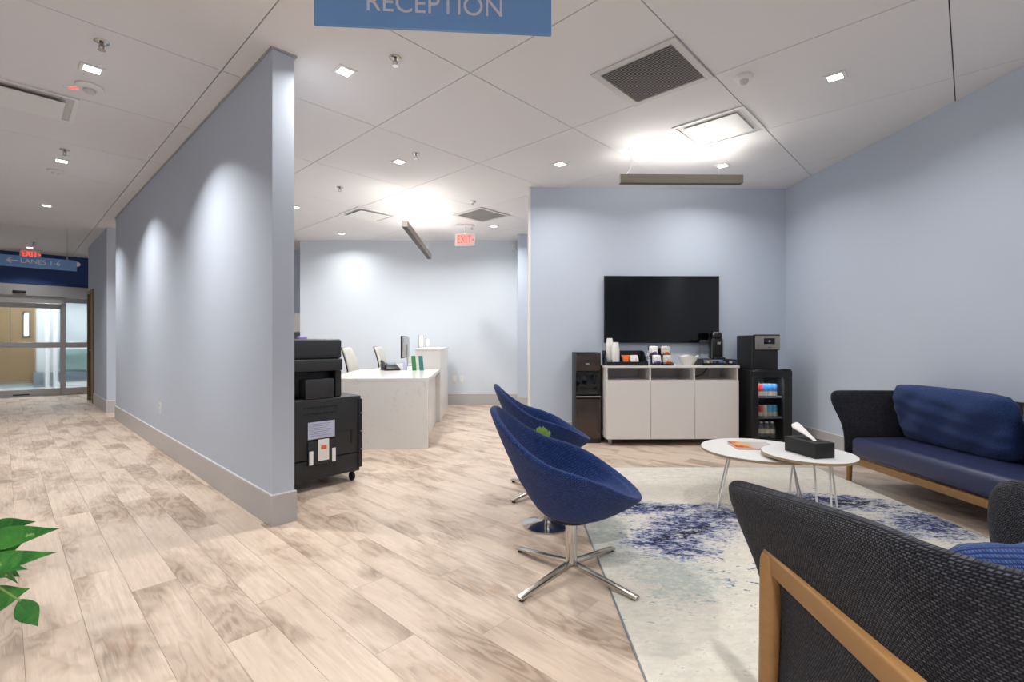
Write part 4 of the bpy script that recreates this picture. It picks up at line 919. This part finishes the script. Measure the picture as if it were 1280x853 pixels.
# ------------------------------------------------------------------ mini fridge with cans, ice maker
fy = 5.40; fx0, fx1 = (941-640)/F*fy, (991-640)/F*fy; FH = 0.865; fd = tvp(fx0, 0).y - fy
fr = thing('mini_fridge', 'black glass-door beverage fridge in the corner beside the sideboard', 'fridge', (fx0, fy, 0), TVA); FWd = fx1-fx0; dp = fd-0.06
def wallbox(n, *a): return box(n, *a, 'blk', fr, 0.002, 1)
wallbox('side_wall', 0, 0.03, 0.05, dp, 0.03, FH-0.0); wallbox('side_wall', FWd-0.03, FWd, 0.05, dp, 0.03, FH); wallbox('top', 0.0305, FWd-0.0305, 0.05, dp, FH-0.045, FH)
wallbox('bottom', 0.0305, FWd-0.0305, 0.05, dp, 0.03, 0.10); box('back', 0.0305, FWd-0.0305, dp-0.03, dp, 0.1005, FH-0.0455, 'slate', fr)
dr = box('door', 0, FWd, 0.0, 0.045, 0.03, 0.095, 'blk', fr, 0.003, 1); box('door_frame', 0, FWd, 0.0, 0.045, FH-0.075, FH, 'blk', fr, 0.003, 1)
for a_, b in ((0, 0.065), (FWd-0.095, FWd)): box('door_frame', a_, b, 0.0, 0.045, 0.0955, FH-0.0755, 'blk', fr, 0.003, 1)
box('door_glass', 0.0655, FWd-0.0955, 0.016, 0.022, 0.096, FH-0.076, 'dglass', fr)
box('hinge_cover', FWd-0.10, FWd-0.01, 0.0, 0.06, FH+0.0005, FH+0.018, 'blk', fr, 0.003, 1)
for x in (0.04, FWd-0.07):
    for y in (0.08, dp-0.08): box('foot', x, x+0.03, y, y+0.03, 0.0005, 0.0295, 'rubber', fr)
shelves = [0.104, 0.335, 0.565]
for z in shelves[1:]: box('shelf', 0.031, FWd-0.031, 0.06, dp-0.04, z-0.012, z, 'dglass' if False else 'slot', fr)
fl = box('light_bar', 0.05, FWd-0.05, 0.10, 0.12, FH-0.052, FH-0.0456, 'lens_c', fr) if 'lens_c' in M else box('light_bar', 0.05, FWd-0.05, 0.10, 0.12, FH-0.052, FH-0.0456, 'strip', fr)
area_light(fr, (FWd/2, 0.085, FH-0.06), 0.3, 2.4, (0.9, 0.95, 1.0), 160, sy=0.03)
can_rows = [(0.565, ['canr', 'canr', 'canb', 'canb', 'canb'], 0.145, 'top'), (0.335, ['cang', 'canr', 'canl', 'cant', 'cant'], 0.135, 'middle')]
names = dict(canr='red', canb='blue', cang='green', canl='pale gold', cant='light blue')
fm = Matrix.Translation((fx0, fy, 0)) @ Matrix.Rotation(TVA, 4, 'Z')
for z, cs, hgt, tier in can_rows:
    for k, c in enumerate(cs):
        p = fm @ Vector((0.088+0.055*k, 0.115, z+0.0006)); t = thing('drink_can', names[c]+' drink can on the '+tier+' shelf of the fridge', 'can', p, 0, 'cans on the fridge shelves')
        MB().lathe([(0.018, 0), (0.024, 0.006), (0.0255, 0.012), (0.0255, hgt-0.016), (0.021, hgt-0.004)], 18).build('can_body', c, t)
        MB().lathe([(0.0205, hgt-0.0038), (0.0205, hgt), (0.018, hgt-0.002), (0.004, hgt-0.002)], 18).build('lid', 'canm', t)
        MB().lathe([(0.0256, 0.012), (0.0259, 0.012), (0.0259, hgt*0.42), (0.0256, hgt*0.42)], 18).build('label_band', 'canl', t)
for k in range(4):
    p = fm @ Vector((0.092+0.062*k, 0.11, 0.1006)); t = thing('water_bottle', 'clear water bottle on the bottom shelf of the fridge', 'bottle', p, 0, 'bottles on the fridge bottom shelf')
    MB().lathe([(0.022, 0), (0.029, 0.004), (0.029, 0.12), (0.012, 0.155), (0.011, 0.165)], 18).build('bottle', 'water', t); MB().lathe([(0.0125, 0.1655), (0.0125, 0.182), (0.005, 0.182)], 14).build('cap', 'white', t)
    MB().lathe([(0.0292, 0.05), (0.0296, 0.05), (0.0296, 0.095), (0.0292, 0.095)], 18).build('label', 'canl', t)
iy = 5.44; ix0, ix1 = (942-640)/F*iy, (973-640)/F*iy
im = thing('ice_maker', 'black countertop ice maker with steel front on the mini fridge', 'ice maker', (ix0, iy, FH+0.0006), TVA); IW = ix1-ix0; ID = 0.40
box('body', 0, IW, 0.03, ID, 0.012, 0.40, 'grey', im, 0.012, 3); box('front_bay', 0.004, IW-0.004, 0.0, 0.029, 0.012, 0.23, 'blk', im, 0.004, 2); box('base', -0.004, IW+0.04, -0.03, ID, 0.0004, 0.0115, 'blk', im, 0.003, 1)
box('steel_front', 0.008, IW+0.012, -0.030, -0.0005, 0.235, 0.395, 'steel', im, 0.014, 4); box('hood', 0.0, IW+0.016, -0.022, 0.0295, 0.231, 0.408, 'blk', im, 0.014, 4)
box('display', IW*0.36, IW*0.80, -0.0325, -0.0305, 0.300, 0.365, 'blkg', im, 0.006, 2); MB().lathe([(0.012, 0), (0.012, 0.003), (0.004, 0.003)], 16).move(Matrix.Translation((IW*0.58, -0.0328, 0.333)) @ Matrix.Rotation(PI/2, 4, 'X')).build('button', 'alu', im)
box('badge', IW*0.52, IW*0.66, -0.0312, -0.0302, 0.262, 0.268, 'blk', im)

# ------------------------------------------------------------------ copier behind the partition end
KT = 0.55
kx = lambda px, py=500: hT(px, py, KT)[0]; kz = lambda px, py: hT(px, py, KT)[1]
cp = thing('copier', 'large charcoal office copier standing behind the partition end', 'copier', TS(KT, 0), ROT_V)
L0 = 0.20; xb = kx(451.5); zbt = kz(452, 494); zs0, zs1 = kz(427, 463), kz(427, 424); xs1 = kx(428); zbot = 0.085
box('cabinet', L0, xb, 0.0, 0.62, zbot+0.16, zbt, 'grey', cp, 0.014, 3)
box('plinth_drawer', L0, xb-0.012, 0.004, 0.60, zbot, zbot+0.157, 'grey', cp, 0.006, 2)
box('edge_strip', xb-0.03, xb+0.006, -0.010, -0.0005, zbot+0.03, zbt-0.03, 'blk', cp, 0.004, 2)
for q in (0.28, 0.52, 0.76): box('edge_catch', xb-0.012, xb+0.010, -0.0135, -0.0105, zbot+(zbt-zbot)*q, zbot+(zbt-zbot)*q+0.008, 'alu', cp)
xm0, xm1 = kx(382), kx(415)
box('neck', L0+0.02, xs1, 0.10, 0.55, zbt+0.0005, zs0-0.0005, 'blk', cp, 0.008, 2); box('exit_tray', xm0, xm1+0.02, 0.0, 0.0995, zbt+0.001, kz(400, 474), 'dgrey', cp, 0.008, 2)
box('side_post', xs1-0.05, xs1+0.004, 0.02, 0.0995, zbt+0.001, zs0-0.001, 'grey', cp, 0.01, 2)
zmid = zs0+(zs1-zs0)*0.38
box('scanner', L0, xs1, -0.01, 0.56, zs0, zmid-0.001, 'dgrey', cp, 0.012, 3); box('document_feeder', L0, xs1-0.004, -0.005, 0.54, zmid, zs1, 'dgrey', cp, 0.022, 4)
box('feeder_line', L0+0.05, xs1-0.05, -0.0065, -0.0052, zmid+0.02, zmid+0.026, 'blk', cp)
for k in range(9):
    for j in range(2): box('vent_slot', kx(379)+k*0.032, kx(379)+k*0.032+0.022, -0.0018, -0.0002, zbt-0.075-j*0.05, zbt-0.060-j*0.05, 'blk', cp)
for zz in (zbot+0.36,): box('panel_seam', L0+0.005, xb-0.031, -0.0012, -0.0002, zz, zz+0.004, 'blk', cp)
hx0, hx1 = kx(384.5), kx(418)
box('paper_pocket', hx0-0.004, hx1-0.005, -0.022, -0.0005, kz(400, 580), kz(400, 551), 'grey', cp, 0.004, 2)
for a_, b in ((385, 390), (413.5, 418)): box('white_tab', kx(a_), kx(b), -0.024, -0.0225, kz(400, 579), kz(400, 562), 'paper', cp)
box('printed_sheet', hx0, hx1, -0.0075, -0.004, kz(400, 548), kz(400, 527), 'lilac', cp)
for k in range(7): z = kz(400, 529.5+k*2.4); box('print_line', hx0+0.012, hx1-0.03-(k % 3)*0.02, -0.0082, -0.0076, z-0.003, z, 'slate', cp)
box('notice_card', kx(396), kx(409.5), -0.026, -0.0245, kz(402, 575), kz(402, 548.5), 'paper', cp); box('orange_mark', kx(399.5), kx(406.5), -0.0272, -0.0262, kz(402, 561), kz(402, 556.5), 'orange', cp)
box('lever_slot', kx(438.5), kx(440.5), -0.003, -0.0005, kz(440, 554), kz(440, 537), 'blk', cp)
for x, y in ((xb-0.06, 0.05), (L0+0.06, 0.05), (xb-0.06, 0.55), (L0+0.06, 0.55)):
    c = MB().lathe([(0.012, -0.014), (0.033, -0.014), (0.036, -0.008), (0.036, 0.008), (0.033, 0.014), (0.012, 0.014)], 20).move(Matrix.Translation((x, y, 0.0365)) @ Matrix.Rotation(PI/2, 4, 'Y')).build('caster', 'rubber', cp)
    box('caster_fork', x-0.022, x+0.022, y-0.018, y+0.018, 0.074, zbot-0.0005, 'blk', c)
o = box('desk_gadget', -0.035, 0.035, -0.02, 0.02, 0, 0.022, 'violet', bevel=0.004, seg=2, loc=TS(KT+0.2, kx(388)+0.02, zs1+0.0005), rz=ROT_V); tag(o, 'small lilac gadget lying on top of the copier', 'gadget')

# ------------------------------------------------------------------ reception desk and its things
ra = math.radians(4.0); rd = thing('reception_desk', 'long white quartz reception desk with waterfall end and raised counter', 'desk', (-0.937, 5.40, 0), ra)
DZ = 0.785; DWd = 1.16; DL_ = 3.55
box('waterfall_panel', -DWd, 0, 0, 0.06, 0.0005, DZ-0.0405, 'quartz', rd, 0.002, 1)
box('worktop', -DWd, 0, 0, 1.75, DZ-0.04, DZ, 'quartz', rd, 0.002, 1); box('worktop', -0.98, -0.37, 1.7505, DL_, DZ-0.04, DZ, 'quartz', rd, 0.002, 1)
box('front_panel', -0.10, -0.065, 0.62, DL_, 0.0005, DZ-0.0405, 'lam', rd, 0.002, 1); box('recess_shade_panel', -0.64, -0.62, 0.0605, 0.62, 0.02, DZ-0.0405, 'edge', rd)  # brown inner panel stands in for shadow in the recess under the worktop
box('recess_shade_return', -0.6195, -0.0655, 0.60, 0.6195, 0.02, DZ-0.0405, 'edge', rd)  # same brown, recess shadow put into the colour
box('raised_counter', -0.36, 0, 1.7505, DL_, DZ-0.04, 1.06, 'lam', rd, 0.002, 1); box('counter_top', -0.37, 0.01, 1.74, DL_, 1.0605, 1.09, 'quartz', rd, 0.002, 1)
box('counter_base', -0.064, 0, 1.7505, DL_, 0.0005, DZ-0.0405, 'lam', rd, 0.002, 1)
box('end_support', -DWd, -DWd+0.03, 0.0605, 1.0, 0.0005, DZ-0.0405, 'lam', rd, 0.002, 1)
RM = Matrix.Translation((-0.937, 5.40, 0)) @ Matrix.Rotation(ra, 4, 'Z')
def on_desk(px, py, z=DZ): p = hz(px, py, z); return (p.x, p.y, z+0.0006)
ph = thing('desk_phone', 'black desk telephone with tilted handset on the reception desk', 'telephone', on_desk(488, 463), ra+0.5)
MB().prism_x([(-0.11, 0.0), (0.11, 0.0), (0.11, 0.10), (-0.11, 0.025)], -0.11, 0.11).build('base', 'blk', ph, 0.006, 2)
MB().tube([(-0.10, -0.09, 0.06), (-0.085, 0.0, 0.098), (-0.10, 0.09, 0.125)], [0.022, 0.014, 0.022], 10).build('handset', 'blkm', ph)
MB().add([(-0.02, 0.02, 0.074), (0.09, 0.02, 0.074), (0.09, 0.09, 0.098), (-0.02, 0.09, 0.098), (-0.02, 0.02, 0.078), (0.09, 0.02, 0.078), (0.09, 0.09, 0.102), (-0.02, 0.09, 0.102)], [(3, 2, 1, 0), (4, 5, 6, 7), (0, 1, 5, 4), (1, 2, 6, 5), (2, 3, 7, 6), (3, 0, 4, 7)]).build('display', 'slate', ph)
nb2 = thing('card_holder', 'clear card holder with white printed cards beside the telephone', 'card holder', on_desk(504, 463), ra)
box('stand', -0.06, 0.06, -0.04, 0.04, 0, 0.006, 'glass', nb2); box('cards', -0.055, 0.055, -0.015, 0.015, 0.0065, 0.12, 'lilac', nb2, 0.002, 1); box('cards', -0.05, 0.0, -0.02, -0.0155, 0.02, 0.10, 'paper', nb2)
for px, lean, lab, m in ((518, 0.18, 'green brochure standing in a clear holder on the desk, beside telephone', 'green'), (527, 0.18, 'teal brochure standing in a clear holder on the desk, beside counter', 'teal')):
    t = thing('brochure_holder', lab, 'brochure', on_desk(px, 463.5), ra); 
    MB().add([(-0.03, -0.03, 0), (0.04, -0.03, 0), (0.04, -0.025, 0), (-0.03, -0.025, 0), (-0.05, 0.02, 0.2), (0.016, 0.02, 0.2), (0.016, 0.025, 0.2), (-0.05, 0.025, 0.2)], [(3, 2, 1, 0), (4, 5, 6, 7), (0, 1, 5, 4), (1, 2, 6, 5), (2, 3, 7, 6), (3, 0, 4, 7)]).build('holder', 'glass', t)
    MB().add([(-0.025, -0.034, 0.002), (0.035, -0.034, 0.002), (0.035, -0.031, 0.002), (-0.025, -0.031, 0.002), (-0.045, 0.012, 0.205), (0.012, 0.012, 0.205), (0.012, 0.015, 0.205), (-0.045, 0.015, 0.205)], [(3, 2, 1, 0), (4, 5, 6, 7), (0, 1, 5, 4), (1, 2, 6, 5), (2, 3, 7, 6), (3, 0, 4, 7)]).build('brochure', m, t)
    box('foot', -0.03, 0.04, -0.024, 0.04, 0, 0.004, 'glass', t)
mo = thing('computer_monitor', 'grey computer monitor seen from behind on the reception desk', 'monitor', on_desk(507, 457.5), 0.03)
box('screen_panel', -0.03, -0.012, -0.27, 0.27, 0.13, 0.50, 'blkg', mo, 0.006, 2); box('back_shell', -0.0115, 0.02, -0.25, 0.25, 0.15, 0.48, 'alu', mo, 0.01, 3)
box('stand_neck', 0.0205, 0.04, -0.03, 0.03, 0.008, 0.36, 'alu', mo, 0.004, 2); box('stand_foot', -0.08, 0.09, -0.11, 0.11, 0, 0.0078, 'alu', mo, 0.003, 2)
for px, lab in ((526.5, 'clear framed notice on the raised reception counter, nearer the worktop end'), (535, 'small clear framed notice on the raised counter near back wall')):
    Yc_ = 7.9 if px < 530 else 8.6; t = thing('notice_frame', lab, 'frame', ((px-640)/F*Yc_, Yc_, 1.0906), ra-0.5)
    sx = 0.05 if px < 530 else 0.04; hh = 0.21 if px < 530 else 0.16
    box('acrylic', -sx, sx, -0.004, 0.004, 0.006, hh, 'glass', t); box('sheet', -sx+0.006, sx-0.006, -0.0065, -0.0045, 0.012, hh-0.006, 'paper', t); box('edge', -sx-0.006, -sx-0.0005, -0.006, 0.006, 0.0, hh, 'dgrey', t); box('foot', -sx, sx, -0.03, 0.03, 0, 0.0055, 'glass', t)
def office_chair(px, Y, label, rz):
    t = thing('office_chair', label, 'office chair', ((px-640)/F*Y, Y, 0), rz)
    rows = []
    for i in range(12):
        q = i/11; y = -0.21-0.14*q+0.03*math.sin(q*PI); z = 0.50+0.60*q; wv = 0.23-0.05*q*q
        rows.append([(-wv, y, z), (-wv*0.5, y-0.02, z), (0, y-0.028, z), (wv*0.5, y-0.02, z), (wv, y, z)])
    grid_mesh('backrest', rows, 'cream', False, parent=t, sub=1, solid=0.05)
    rows2 = [[(p[0]*1.03, p[1]-0.032, p[2]+0.005) for p in r] for r in rows]; grid_mesh('back_frame', rows2, 'dgrey', False, parent=t, sub=1, solid=0.014)
    MB().box(-0.25, 0.25, -0.24, 0.25, 0.44, 0.51).build('seat', 'cream', t, 0.03, 4); MB().tube([(0, 0, 0.11), (0, 0, 0.439)], 0.028, 14).build('gas_lift', 'chrome', t)
    for sx in (-1, 1): MB().tube([(sx*0.26, -0.20, 0.47), (sx*0.30, -0.12, 0.66), (sx*0.30, 0.14, 0.67), (sx*0.26, 0.18, 0.47)], 0.014, 8).build('armrest', 'chrome', t)
    for k in range(5):
        a = 2*PI*k/5+0.3; l = MB().bar((0.02*math.cos(a), 0.02*math.sin(a), 0.10), (0.31*math.cos(a), 0.31*math.sin(a), 0.075), 0.04, 0.03).build('base_arm', 'chrome', t, 0.005, 2)
        MB().lathe([(0.01, -0.02), (0.028, -0.02), (0.028, 0.02), (0.01, 0.02)], 14).move(Matrix.Translation((0.31*math.cos(a), 0.31*math.sin(a), 0.0285)) @ Matrix.Rotation(PI/2, 4, 'Y')).build('caster', 'rubber', l)
office_chair(462, 7.45, 'cream leather office chair behind the desk, beside the copier', -PI/2-0.02)
office_chair(497, 8.55, 'cream leather office chair behind the desk, near the back wall', -PI/2-0.02)

# ------------------------------------------------------------------ pothos in a tall planter at the corridor edge
pl = thing('potted_pothos', 'trailing green pothos with glossy heart-shaped leaves in a white planter', 'plant', (-1.98, 1.42, 0))
MB().lathe([(0.13, 0.0005), (0.15, 0.004), (0.19, 0.55), (0.175, 0.55), (0.17, 0.52), (0.05, 0.52)], 36).build('planter', 'pot', pl); MB().lathe([(0.10, 0.5205), (0.165, 0.5205), (0.16, 0.528), (0.05, 0.532)], 30).build('soil', 'soil', pl)
def pothos_leaf(base, direction, up, L, Wd, fold=0.25, droop=0.25):
    d = Vector(direction).normalized(); upv = Vector(up); sd = d.cross(upv).normalized(); n = sd.cross(d).normalized(); base = Vector(base)
    prof = [0.0, 0.55, 0.86, 1.0, 0.98, 0.86, 0.66, 0.42, 0.18, 0.0]; vs = []; fs = []; N = len(prof)
    for i, wq in enumerate(prof):
        q = i/(N-1); c = base + d*(L*q) - n*(droop*L*q*q)
        back = -0.10*L*max(0, 1-4*q)
        for j in (-1, -0.5, 0, 0.5, 1):
            vs.append(c + sd*(j*wq*Wd/2) + n*(fold*Wd*0.5*abs(j)*wq) + d*(back*abs(j)))
    for i in range(N-1):
        for j in range(4): a = i*5+j; fs.append((a, a+1, a+6, a+5))
    me = bpy.data.meshes.new('leaf'); me.from_pydata([tuple(v) for v in vs], [], fs); me.polygons.foreach_set('use_smooth', [True]*len(me.polygons))
    o = put('leaf', me, 'leaf', pl); md = o.modifiers.new('t', 'SOLIDIFY'); md.thickness = 0.0012; md = o.modifiers.new('s', 'SUBSURF'); md.levels = md.render_levels = 1; return o
PB = Vector((-1.98, 1.42, 0))
def P_at(px, py, Y): return Vector(((px-640)/F*Y, Y, EYE-(py-426.5)/F*Y)) - PB
vis_leaves = [((-30, 682), (66, 660), 1.52, 0.072, 0.10, (0.1, -0.85, 0.45)), ((-26, 668), (36, 649), 1.62, 0.066, 0.15, (0, -0.7, 0.6)), ((-45, 712), (64, 690), 1.42, 0.060, 0.08, (0.1, -0.85, 0.45)),
              ((-14, 708), (34, 711), 1.50, 0.034, 0.05, (0, -0.6, 0.8)), ((-24, 756), (34, 737), 1.46, 0.078, 0.05, (0.0, -0.95, 0.25)), ((26, 752), (47, 784), 1.44, 0.058, 0.05, (0.45, -0.85, 0.35)),
              ((-10, 684), (16, 734), 1.57, 0.07, 0.1, (-0.3, -0.9, 0.2)), ((-14, 700), (22, 722), 1.60, 0.07, 0.1, (0.2, -0.9, 0.3)), ((-60, 690), (-8, 668), 1.58, 0.08, 0.2, (0, -0.5, 0.8)), ((-30, 700), (8, 706), 1.63, 0.09, 0.1, (0.3, -0.9, -0.2)), ((-18, 690), (30, 676), 1.66, 0.085, 0.1, (0.2, -0.95, 0.1))]
for (a, b, Y, wd_, dr_, up) in vis_leaves:
    p, q = P_at(*a, Y), P_at(*b, Y); pothos_leaf(p, q-p, up, (q-p).length, wd_, 0.22, dr_)
    c0 = Vector((random.uniform(-0.06, 0.06), random.uniform(-0.06, 0.06), 0.53)); mid = (c0+p)/2 + Vector((0, 0, 0.08))
    MB().tube([c0, mid, p], 0.003, 6).build('stem', 'stem', pl)
for k in range(22):
    a = k*2.39; r = 0.10+0.16*((k*0.37) % 1); bpt = Vector((r*0.5*math.cos(a), r*0.5*math.sin(a), 0.60+0.10*((k*0.61) % 1)))
    if math.cos(a) > 0.55: continue
    dr_ = Vector((math.cos(a), math.sin(a), 0.15)); pothos_leaf(bpt, dr_, (0, 0, 1), 0.14+0.04*((k*0.53) % 1), 0.095, 0.2, 0.35)
    MB().tube([Vector((0.02*math.cos(a), 0.02*math.sin(a), 0.528)), bpt*0.5+Vector((0, 0, 0.30)), bpt], 0.003, 6).build('stem', 'stem', pl)
